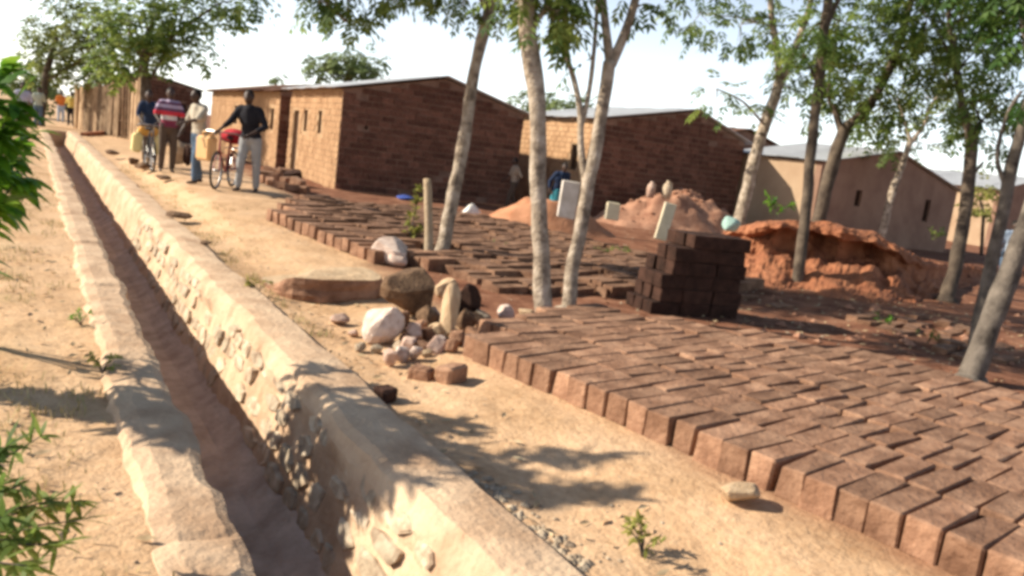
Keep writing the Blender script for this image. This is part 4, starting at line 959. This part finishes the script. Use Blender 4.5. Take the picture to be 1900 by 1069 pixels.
# ------------------------------------------------------------------ people
def remeshed(mb, voxel, sm=6):
    me = mb.mesh('tmp'); ob = bpy.data.objects.new('tmp', me); COL.objects.link(ob)
    r = ob.modifiers.new('r', 'REMESH'); r.mode = 'VOXEL'; r.voxel_size = voxel
    q = ob.modifiers.new('s', 'SMOOTH'); q.iterations = sm; q.factor = .5
    dg = bpy.context.evaluated_depsgraph_get(); out = bpy.data.meshes.new_from_object(ob.evaluated_get(dg))
    bpy.data.objects.remove(ob); bpy.data.meshes.remove(me)
    out.polygons.foreach_set('use_smooth', [True] * len(out.polygons)); return out
def limb(mb, a, b, ra, rb, n=10):
    mb.tube([a, b], [ra, rb], n); mb.ball(a, ra, 10, 7); mb.ball(b, rb, 10, 7)
def person(label, loc, rz, height, shirt, legs, arms=None, feet=None, lean=(0, 0), sleeve=.6, head_turn=(0, 0), hair=True, hat=None, skirt=False, vox=.017, group=None, leg_m2=None, coat=None):
    """arms/feet: {'L': (elbow, wrist), 'R': ...} / {'L': (knee, ankle)} in body space, facing -Y, 1.75 m tall"""
    p = empty('person', loc, rz); tag(p, label, 'person', group); p.scale = (height / 1.75,) * 3
    A = {'L': (Vector((.25, .03, 1.17)), Vector((.26, -.05, .92))), 'R': (Vector((-.25, .03, 1.17)), Vector((-.26, -.05, .92)))}
    Fe = {'L': (Vector((.105, -.03, .50)), Vector((.11, .02, .085))), 'R': (Vector((-.105, -.03, .50)), Vector((-.11, .02, .085)))}
    if arms: A.update({k: (Vector(a), Vector(b)) for k, (a, b) in arms.items()})
    if feet: Fe.update({k: (Vector(a), Vector(b)) for k, (a, b) in feet.items()})
    def tl(v):  # lean of the trunk above the hips
        v = Vector(v); k = max(0, v.z - .95); return v + Vector((lean[0] * k, lean[1] * k, -.12 * (lean[0] ** 2 + lean[1] ** 2) * k))
    hc = tl((0, 0, 1.63)) + Vector((head_turn[0] * .04, head_turn[1] * .04 - .012, 0))
    def trunk(mb, e):
        mb.ball((0, 0, .96), .155 + e, 14, 9, (1.08, .74, .85)); mb.ball(tl((0, 0, 1.10)), .145 + e, 14, 9, (1.0, .70, 1.1))
        mb.ball(tl((0, 0, 1.29)), .17 + e, 14, 9, (1.08, .66, 1.0)); limb(mb, tl((-.15, .01, 1.415)), tl((.15, .01, 1.415)), .062 + e, .062 + e)
        limb(mb, tl((0, .0, 1.2)), tl((0, 0, 1.4)), .12 + e, .10 + e)
    b = MB(); trunk(b, 0)
    limb(b, tl((0, .01, 1.42)), hc - Vector((0, 0, .06)), .056, .05)
    b.ball(hc, .105, 14, 11, (.78, .92, 1.12)); b.ball(hc + Vector((0, -.05, -.055)), .06, 10, 8, (.85, .85, .8)); b.ball(hc + Vector((0, -.102, -.018)), .017, 8, 6, (.8, 1, 1.4))
    for sgn in (-1, 1): b.ball(hc + Vector((sgn * .083, .0, -.01)), .022, 8, 6, (.5, .8, 1.3))
    for k in 'LR':
        sg = 1 if k == 'L' else -1; el, wr = A[k]; sh = tl((sg * .185, .01, 1.40)); limb(b, sh, el, .050, .040); limb(b, el, wr, .041, .027)
        d = (wr - el).normalized(); b.ball(wr + d * .05, .042, 10, 7, (.7, .7, .95))
        kn, an = Fe[k]; hip = Vector((sg * .09, 0, .92)); limb(b, hip, kn, .088, .058); limb(b, kn, an, .056, .036); limb(b, an + Vector((0, .03, -.045)), an + Vector((sg * .02, -.15, -.055)), .036, .028)
    me = remeshed(b, vox)
    # fingers join the palm
    fb = MB()
    for k in 'LR':
        el, wr = A[k]; d = (wr - el).normalized(); s_ = d.cross(Vector((0, 1, 0)));
        if s_.length < .1: s_ = Vector((1, 0, 0))
        s_.normalize(); n_ = s_.cross(d); c = wr + d * .07
        for q, ln in ((-1.5, .055), (-.5, .07), (.5, .075), (1.5, .065)):
            o_ = c + s_ * q * .017; fb.tube([o_, o_ + d * ln * .6, o_ + d * ln * .9 + n_ * ln * .45], [.0095, .0085, .006], 6)
        o_ = wr + d * .035 + s_ * .03; fb.tube([o_, o_ + d * .03 + s_ * .022, o_ + d * .055 + s_ * .02 + n_ * .012], [.011, .010, .007], 6)
    bm = bmesh.new(); bm.from_mesh(me); fm = fb.mesh('f'); bm.from_mesh(fm); bm.to_mesh(me); bm.free(); bpy.data.meshes.remove(fm)
    me.materials.clear(); me.materials.append(MATS['skin']); me.name = 'body'; link('body', me, None, p)
    c = MB(); trunk(c, .020)
    for k in 'LR':
        sg = 1 if k == 'L' else -1; el, wr = A[k]; sh = tl((sg * .185, .01, 1.40))
        if sleeve <= .5: limb(c, sh, sh.lerp(el, sleeve * 2), .066, .064)
        else: limb(c, sh, el, .066, .056); limb(c, el, el.lerp(wr, (sleeve - .5) * 2), .056, .045)
    if coat: limb(c, (0, 0, .95), (0, .0, .66), .16, .19, 14)
    m1 = remeshed(c, vox, 4); m1.materials.clear(); m1.materials.append(MATS[shirt]); link('shirt', m1, None, p)
    t = MB(); t.ball((0, 0, .93), .155 + .016, 14, 9, (1.06, .76, .8))
    if skirt: t.tube([(0, 0, 1.0), (0, 0, .7), (0, .0, .28)], [.14, .19, .23], 16)
    else:
        for k in 'LR':
            sg = 1 if k == 'L' else -1; kn, an = Fe[k]; limb(t, (sg * .09, 0, .92), kn, .104, .076); limb(t, kn, kn.lerp(an, .93), .075, .060)
    m2 = remeshed(t, vox, 4); m2.materials.clear(); m2.materials.append(MATS[legs]); link('skirt' if skirt else 'trousers', m2, None, p)
    if hat:
        h_ = MB(); h_.ball(hc + Vector((0, .0, .045)), .105, 14, 8, (.85, 1, .85)); h_.ball(hc + Vector((0, -.10, .045)), .06, 10, 6, (1.1, 1, .18)); link('cap', h_.mesh('cap', hat, True), None, p)
    elif hair:
        h_ = MB(); h_.ball(hc + Vector((0, .018, .022)), .104, 14, 9, (.82, .92, 1.06)); link('hair', h_.mesh('hair', 'hair', True), None, p)
    return p
def gpos(px, py, z):
    p = at(px, py, z); p.z = hgt(p.x, p.y); return p
G1 = 'people with bicycles beside the drain'
pB = gpos(308, 324, .14); pD = gpos(458, 358, .19); pC = gpos(364, 346, .16); pA = gpos(282, 312, .12)
face = lambda p: math.atan2(p.x, -p.y) + 0  # turn towards the camera
def yaw_to_cam(p): return math.atan2(-p.y, -p.x) + math.pi / 2
person('person in navy shirt bending behind the loaded bicycle on the left', pA + Vector((.0, .55, 0)), yaw_to_cam(pA), 1.68, 'cloth_navy', 'cloth_brown', lean=(-.12, -.30), arms={'L': ((.25, -.22, 1.18), (.14, -.45, 1.02)), 'R': ((-.30, -.22, 1.16), (-.20, -.45, 1.0))}, head_turn=(0, -1), group=G1)
person('person in red, white and dark striped shirt standing between two bicycles', pB, yaw_to_cam(pB) + .15, 1.74, 'cloth_striped', 'cloth_brown', sleeve=.42, arms={'L': ((.27, .02, 1.17), (.24, -.12, .95)), 'R': ((-.27, -.05, 1.17), (-.20, -.25, 1.02))}, group=G1)
person('person in cream top and dark trousers holding the tan jerrycan', pC, yaw_to_cam(pC) - 1.0, 1.70, 'cloth_cream', 'cloth_jeans', sleeve=.45, arms={'L': ((.22, -.20, 1.20), (.10, -.40, 1.12)), 'R': ((-.24, -.10, 1.16), (-.20, -.26, .93))}, feet={'L': ((.10, -.12, .50), (.11, -.12, .085)), 'R': ((-.10, .02, .50), (-.11, .14, .10))}, lean=(0, -.10), head_turn=(0, -1), group=G1)
person('tall person in black shirt and pale grey trousers gripping the right bicycle', pD, yaw_to_cam(pD) - .35, 1.80, 'cloth_black', 'cloth_grey', sleeve=.75, arms={'L': ((.28, -.10, 1.16), (.10, -.34, 1.00)), 'R': ((-.32, -.16, 1.18), (-.40, -.40, 1.02))}, feet={'L': ((.12, .02, .50), (.13, .06, .085)), 'R': ((-.11, -.10, .50), (-.13, -.10, .085))}, lean=(-.08, -.12), group=G1)
pE = at(948, 388); 
person('youth in faded khaki clothes walking before the dark gable', Vector((pE.x - .05, pE.y - .1, hgt(pE.x, pE.y))), yaw_to_cam(pE) - 1.2, 1.42, 'cloth_khaki', 'cloth_brown', sleeve=.5, arms={'L': ((.24, .10, 1.16), (.22, .02, .92)), 'R': ((-.25, -.10, 1.17), (-.18, -.30, 1.02))}, feet={'L': ((.10, -.16, .52), (.10, -.22, .09)), 'R': ((-.10, .0, .50), (-.10, .20, .12))}, lean=(0, -.1))
pF = atd(1032, 372, 17.6); pF.z = hgt(pF.x, pF.y) + .12
person('person in dark blue with a teal wrap behind the whitewashed slab', pF, yaw_to_cam(pF) + .3, 1.35, 'cloth_navy', 'cloth_teal', sleeve=.8, skirt=True, lean=(.1, -.25))
FG = 'people on the far track'
for (px, py, D_, lab, sh, lg, sk, rz, hh) in ((112, 232, 44, 'distant person in orange shirt on the far track', 'cloth_orange', 'cloth_sky', False, .1, 1.7), (131, 236, 41, 'distant person in yellow shirt near the plank fence', 'cloth_yellow', 'cloth_black', False, -.2, 1.72),
        (70, 240, 36, 'distant person in pale green shirt left of the dark trunk', 'cloth_sage', 'cloth_jeans', False, .2, 1.74), (40, 258, 27, 'distant person in lavender clothes behind the left shrub', 'cloth_lavender', 'cloth_brown', True, 0, 1.75), (52, 240, 38, 'distant person in maroon behind the lavender dressed one', 'cloth_maroon', 'cloth_khaki', False, .4, 1.66)):
    q = atd(px, py, D_); q.z = hgt(q.x, q.y); person(lab, q, yaw_to_cam(q) + rz, hh, sh, lg, skirt=sk, vox=.026, group=FG)
q = atd(1872, 470, 17); q.z = hgt(q.x, q.y)
person('person in pale blue shirt standing between the right edge trunks', q, yaw_to_cam(q) + .6, 1.45, 'cloth_sky', 'cloth_jeans', vox=.022)

# ------------------------------------------------------------------ bicycles, jerrycans and loads
def bicycle(label, loc, rz, paint):
    b = empty('bicycle', loc, rz); tag(b, label, 'bicycle', 'loaded bicycles')
    Rw = .33; yf, yr = -.53, .50
    def wheel(y):
        m = MB(); P = [(0, y + math.cos(a) * Rw, Rw + math.sin(a) * Rw) for a in [2 * math.pi * k / 28 for k in range(28)]]
        rim = MB(); n = 28
        def ring(mb, r0, rt, rw):
            V = []; Fc = []
            for k in range(n):
                a = 2 * math.pi * k / n
                for q in range(6):
                    g_ = 2 * math.pi * q / 6; V.append((rw * math.cos(g_), y + (r0 + rt * math.sin(g_)) * math.cos(a), Rw + (r0 + rt * math.sin(g_)) * math.sin(a)))
            for k in range(n):
                for q in range(6): Fc.append((k * 6 + q, ((k + 1) % n) * 6 + q, ((k + 1) % n) * 6 + (q + 1) % 6, k * 6 + (q + 1) % 6))
            mb.add(V, Fc)
        ring(rim, Rw - .035, .012, .014); rim.tube([(-.05, y, Rw), (.05, y, Rw)], .02, 8)
        w = rim.build('wheel', 'steel', b, True); t_ = MB(); ring(t_, Rw - .012, .020, .022); t_.build('tyre', 'rubber', w, True)
        sp = MB()
        for k in range(16):
            a = 2 * math.pi * k / 16; sp.tube([((-1) ** k * .03, y, Rw), (0, y + math.cos(a) * (Rw - .04), Rw + math.sin(a) * (Rw - .04))], .0025, 4, cap=False)
        sp.build('spokes', 'steel', w)['kind'] = 'stuff'
    wheel(yf); wheel(yr)
    f = MB(); bbp = (0, .02, .29); seat = (0, .22, .82); head = (0, -.40, .88); hl = (0, -.42, .68)
    for a, c in ((bbp, seat), (seat, head), (bbp, hl), (head, hl)): f.tube([a, c], .018, 8)
    for s_ in (-1, 1): f.tube([(s_ * .015, .03, .29), (s_ * .055, yr, Rw)], .011, 6); f.tube([(s_ * .012, .22, .80), (s_ * .055, yr, Rw)], .010, 6)
    f.build('frame', paint, b)
    k = MB()
    for s_ in (-1, 1): k.tube([(s_ * .03, -.43, .64), (s_ * .055, yf, Rw)], .013, 6)
    k.tube([(-.04, -.43, .645), (.04, -.43, .645)], .016, 6); k.build('fork', paint, b)
    hb = MB(); hb.tube([(0, -.40, .86), (0, -.42, .98)], .013, 6); hb.tube([(-.29, -.20, .97), (-.26, -.34, 1.0), (-.10, -.43, 1.0), (.10, -.43, 1.0), (.26, -.34, 1.0), (.29, -.20, .97)], .012, 8); h_ = hb.build('handlebar', 'steel', b)
    gp = MB()
    for s_ in (-1, 1): gp.tube([(s_ * .289, -.205, .971), (s_ * .296, -.12, .96)], .017, 8)
    gp.build('grips', 'rubber', h_)
    s2 = MB(); s2.ball((0, .30, .90), .12, 12, 7, (.85, .9, .32)); s2.ball((0, .17, .90), .07, 10, 6, (.6, 1.3, .4)); s2.tube([(0, .22, .80), (0, .25, .88)], .013, 6); s2.build('saddle', 'leather', b, True)
    r = MB()
    for s_ in (-1, 1): r.tube([(s_ * .09, .25, .72), (s_ * .09, .86, .72)], .009, 6); r.tube([(s_ * .09, .75, .72), (s_ * .055, yr, Rw)], .008, 6)
    for y in (.35, .5, .65, .8): r.tube([(-.09, y, .722), (.09, y, .722)], .008, 6)
    r.build('rack', 'steel', b)
    c = MB(); c.tube([(-.07, .02, .29), (.07, .02, .29)], .016, 8); c.tube([(.07, .02, .29), (.075, -.10, .17)], .010, 6); c.tube([(-.07, .02, .29), (-.075, .14, .41)], .010, 6); c.box((.12, -.10, .17), (.09, .05, .022)); c.box((-.12, .14, .41), (.09, .05, .022)); c.build('crank', 'steel', b)
    return b
def jerrycan(label, loc, rz, m, s=1.0, rx=0, ry=0):
    j = empty('jerrycan', loc, rz); tag(j, label, 'jerrycan', 'jerrycans'); j.rotation_euler = (rx, ry, rz); j.scale = (s, s, s)
    bm = bmesh.new(); bmesh.ops.create_cube(bm, size=1)
    for v_ in bm.verts: v_.co = Vector((v_.co.x * .17, v_.co.y * .29, v_.co.z * .36 + .18 + (.0)))
    bmesh.ops.bevel(bm, geom=bm.edges[:], offset=.03, segments=3, affect='EDGES')
    me = bpy.data.meshes.new('body'); bm.to_mesh(me); bm.free(); me.materials.append(MATS[m]); link('body', me, None, j)
    h_ = MB(); h_.tube([(0, .09, .35), (0, .085, .405), (0, .02, .42), (0, -.02, .405), (0, -.025, .35)], .014, 8); h_.build('handle', m, j, True)
    c = MB(); c.tube([(0, -.09, .355), (0, -.09, .40)], .032, 12); c.build('cap', m, j); return j
k1 = gpos(272, 316, .12); k1.x += .05
bk1 = yaw_to_cam(k1) + .12
bicycle('bicycle loaded with yellow jerrycans, standing on the left', k1, bk1, 'bike_paint')
def on(base, rz, x, y, z): return base + Matrix.Rotation(rz, 3, 'Z') @ Vector((x, y, z))
jerrycan('pale yellow jerrycan hung on the left side of the left bicycle', on(k1, bk1, -.24, .45, .36), bk1, 'plastic_yellow', 1.15, ry=.06)
jerrycan('pale yellow jerrycan hung on the right side of the left bicycle', on(k1, bk1, .24, .45, .36), bk1, 'plastic_yellow', 1.15, ry=-.06)
jerrycan('orange yellow jerrycan lying across the left bicycle rack', on(k1, bk1, -.20, .50, .83), bk1, 'plastic_orange', 1.1, ry=math.pi / 2)
k2 = gpos(415, 352, .18); bk2 = yaw_to_cam(k2) - .28
bicycle('bicycle carrying a red bundle, held by the person in black', k2, bk2, 'bike_paint_red')
me = rock_mesh('red_bundle', 61, 'cloth_red', sub=3, amp=.2, cuts=2); o = link('red_bundle', me, None, None, on(k2, bk2, 0, .42, 0.93), (0, 0, bk2)); o.scale = (.62, .45, .30); o.data.polygons.foreach_set('use_smooth', [True] * len(me.polygons)); tag(o, 'rounded red cloth bundle on the right bicycle', 'bundle')
jerrycan('tan jerrycan at the knee of the person in cream', on(pC, yaw_to_cam(pC), .13, -.34, .46), yaw_to_cam(pC) + .7, 'plastic_tan', 1.25)

# ------------------------------------------------------------------ small things around the yard
pw = at(797, 480); pt = atd(793, 332, proj(pw)[2]); pw.z = hgt(pw.x, pw.y)
mb = MB(); a, r = smooth_pts([(Vector((0, 0, -.05)), .062), ((pt - pw) * .5, .055), (pt - pw, .052)], 5); mb.tube(a, r, 10, wob=.2); o = mb.build('wooden_post', 'timber_pale', smooth=True, loc=pw); tag(o, 'short pale wooden post beside the leaning tree', 'post')
def lump(name, label, px, py, D_, w, h, d, m, seed, cat, smooth=True, amp=.3, cuts=3, rz=0, zoff=0.0, ground=True):
    p = at(px, py) if D_ is None else atd(px, py, D_)
    me = rock_mesh(name, seed, m, sub=3, amp=amp, cuts=cuts); me.polygons.foreach_set('use_smooth', [smooth] * len(me.polygons))
    o = link(name, me, None, None, (p.x, p.y, p.z + h * .42 + zoff), (0, 0, rz)); o.scale = (w, d, h); tag(o, label, cat); return o
lump('white_sack', 'slumped white sack lying at the edge of the far brick field', 872, 404, None, .62, .34, .4, 'sack_white', 71, 'sack', rz=.3)
lump('blue_cloth', 'small crumpled blue cloth on the ground by the dark gable', 752, 372, None, .5, .14, .4, 'cloth_blue', 72, 'cloth', amp=.5)
lump('pale_bundle', 'pale blue bundle beside the left forked trunk, before the gable', 985, 385, None, .35, .28, .3, 'cloth_sky', 73, 'bundle')
lump('mint_basin_cloth', 'mint green cloth bundle behind the top of the brick stack', 1352, 428, 13.6, .34, .28, .3, 'cloth_mint', 74, 'bundle')
def slab(name, label, px0, px1, py0, py1, D_, th, m, cat, tilt=0.0, jit=.012):
    """upright block spanning the photo box at distance D_"""
    a = atd(px0, py1, D_); b_ = atd(px1, py1, D_); t_ = atd((px0 + px1) / 2, py0, D_); c0 = (a + b_) / 2
    w = (b_ - a).length; h = (t_ - c0).length; rz = math.atan2((b_ - a).y, (b_ - a).x)
    me = brick_mesh(name, (w, th, h), m, int(px0), bev=.012, jit=jit); o = link(name, me, None, None, (c0.x, c0.y, c0.z + h / 2), (0, tilt, rz)); tag(o, label, cat); return o
slab('whitewashed_slab', 'upright whitewashed slab on the orange mound between the forked trunks', 1033, 1066, 336, 404, 14.6, .12, 'whitewash', 'slab', tilt=.03)
slab('pale_block', 'square pale yellow block on the mound right of the forked trees', 1122, 1146, 376, 408, 14.6, .2, 'pale_block', 'block', tilt=.04)
slab('leaning_plank', 'pale plank leaning behind the left side of the brick stack', 1217, 1241, 376, 446, 12.0, .06, 'pale_block', 'plank', tilt=.14)
def jug(label, px, py, D_, h, r, m):
    p = atd(px, py, D_); mb = MB(); mb.tube([(0, 0, -.08), (0, 0, h * .1), (0, 0, h * .5), (0, 0, h * .75), (0, 0, h * .85), (0, 0, h)], [r * .8, r, r * 1.05, r * .8, r * .4, r * .45], 14); o = mb.build('water_jug', m, loc=p, smooth=True)
    hd = MB(); hd.tube([(r * .4, 0, h * .88), (r * 1.1, 0, h * .8), (r * 1.0, 0, h * .5)], .02, 6); hd.build('handle', m, o); tag(o, label, 'jug', 'jugs on the pink mound')
jug('left jug, pinkish, standing on the pink mound', 1207, 360, 17.0, .26, .09, 'stone_pink'); jug('right jug, grey and taller, standing on the pink mound', 1237, 362, 17.0, .30, .10, 'stone')
# heap of broken bricks before the small house door
hb = [(482, 338), (500, 342), (520, 345), (540, 348), (558, 350), (492, 332), (512, 334), (532, 338), (552, 342), (505, 328), (528, 330), (548, 334), (566, 346)]
for k, (px, py) in enumerate(hb):
    c = gpos(px, py + 4, .1); o = link('heap_brick', b_far[k % 4], None, None, c + Vector((0, 0, .08 + (.12 if k in (5, 6, 7, 8) else .2 if k in (9, 10) else 0))), (R_.uniform(-.3, .3), R_.uniform(-.3, .3), R_.uniform(0, 3)))
    o.scale = (R_.uniform(.7, 1.2), R_.uniform(.9, 1.5), R_.uniform(.8, 1.2)); lay, i_ = ('bottom layer', sorted((0, 1, 2, 3, 4, 11, 12), key=lambda q: hb[q][0]).index(k) + 1) if k in (0, 1, 2, 3, 4, 11, 12) else ('middle layer', (5, 6, 7, 8).index(k) + 1) if k in (5, 6, 7, 8) else ('top', (9, 10).index(k) + 1)
    tag(o, '%s tumbled brick from the left, %s of the heap before the house' % (ORD[i_], lay), 'brick', 'bricks tumbled in the low heap')
for k, (px, py, w, h, lab) in enumerate(((333, 332, 26, 46, 'squat pinkish block standing behind the person in cream'), (346, 334, 18, 40, 'dark upright block beside the squat pinkish one'), (545, 346, 40, 24, 'dark rounded lump at the right end of the brick heap'), (245, 318, 20, 14, 'small dark stone left of the loaded bicycle'), (210, 296, 24, 10, 'flat brown stone on the bank far from the bicycles'), (268, 330, 24, 14, 'brown stone at the front of the left bicycle'))):
    rock('boulder', lab, px, py, w, h, ('clod_tan', 'mudbrick_dark_shaded', 'mudbrick_dark_shaded', 'stone_brown', 'stone_brown', 'stone_brown')[k], 80 + k, sub=2, cuts=7, z=.1)
# lumps of broken mortar along the outer edge of the drain wall
for k, (px, py, w, h) in enumerate(((330, 412, 46, 12), (300, 350, 26, 9), (380, 460, 22, 8), (262, 325, 24, 10))):
    rock('mortar_lump', ['long dark lump lying on the drain wall top', 'small dark lump on the wall beyond the long one', 'small crumb of mortar nearest on the wall top', 'low lump on the wall near the left bicycle'][k], px, py, w, h, 'stone_brown', 95 + k, sub=2, z=.06, cat='stone', group='lumps on the drain wall')
# clods on the pink mound and at the bank foot
def clods(label, pts, m, seed):
    mb = MB()
    for p in pts:
        sc_ = R_.choice((.025, .035, .05, .08)) ; rz = R_.uniform(0, 6.28); c, sn = math.cos(rz), math.sin(rz)
        mb.add([(p[0] + (q[0] * c - q[1] * sn) * sc_ * R_.uniform(.7, 1.3) * 2, p[1] + (q[0] * sn + q[1] * c) * sc_ * R_.uniform(.7, 1.3) * 2, p[2] + q[2] * sc_ * 1.5) for q in ico], icf)
    o = mb.build('earth_clods', m); tag(o, label, 'clods', kind='stuff')
clods('lumps of soil scattered over the broad pinkish mound', [M2.data.vertices[R_.randrange(1000)].co for _ in range(120)], 'earth_pink', 1)
clods('lumps of soil at the foot of the red bank and over the shaded yard', [(lambda p: (p.x, p.y, hgt(p.x, p.y)))(at(R_.uniform(1390, 1890), R_.uniform(545, 680))) for _ in range(110)], 'earth_pink', 2)
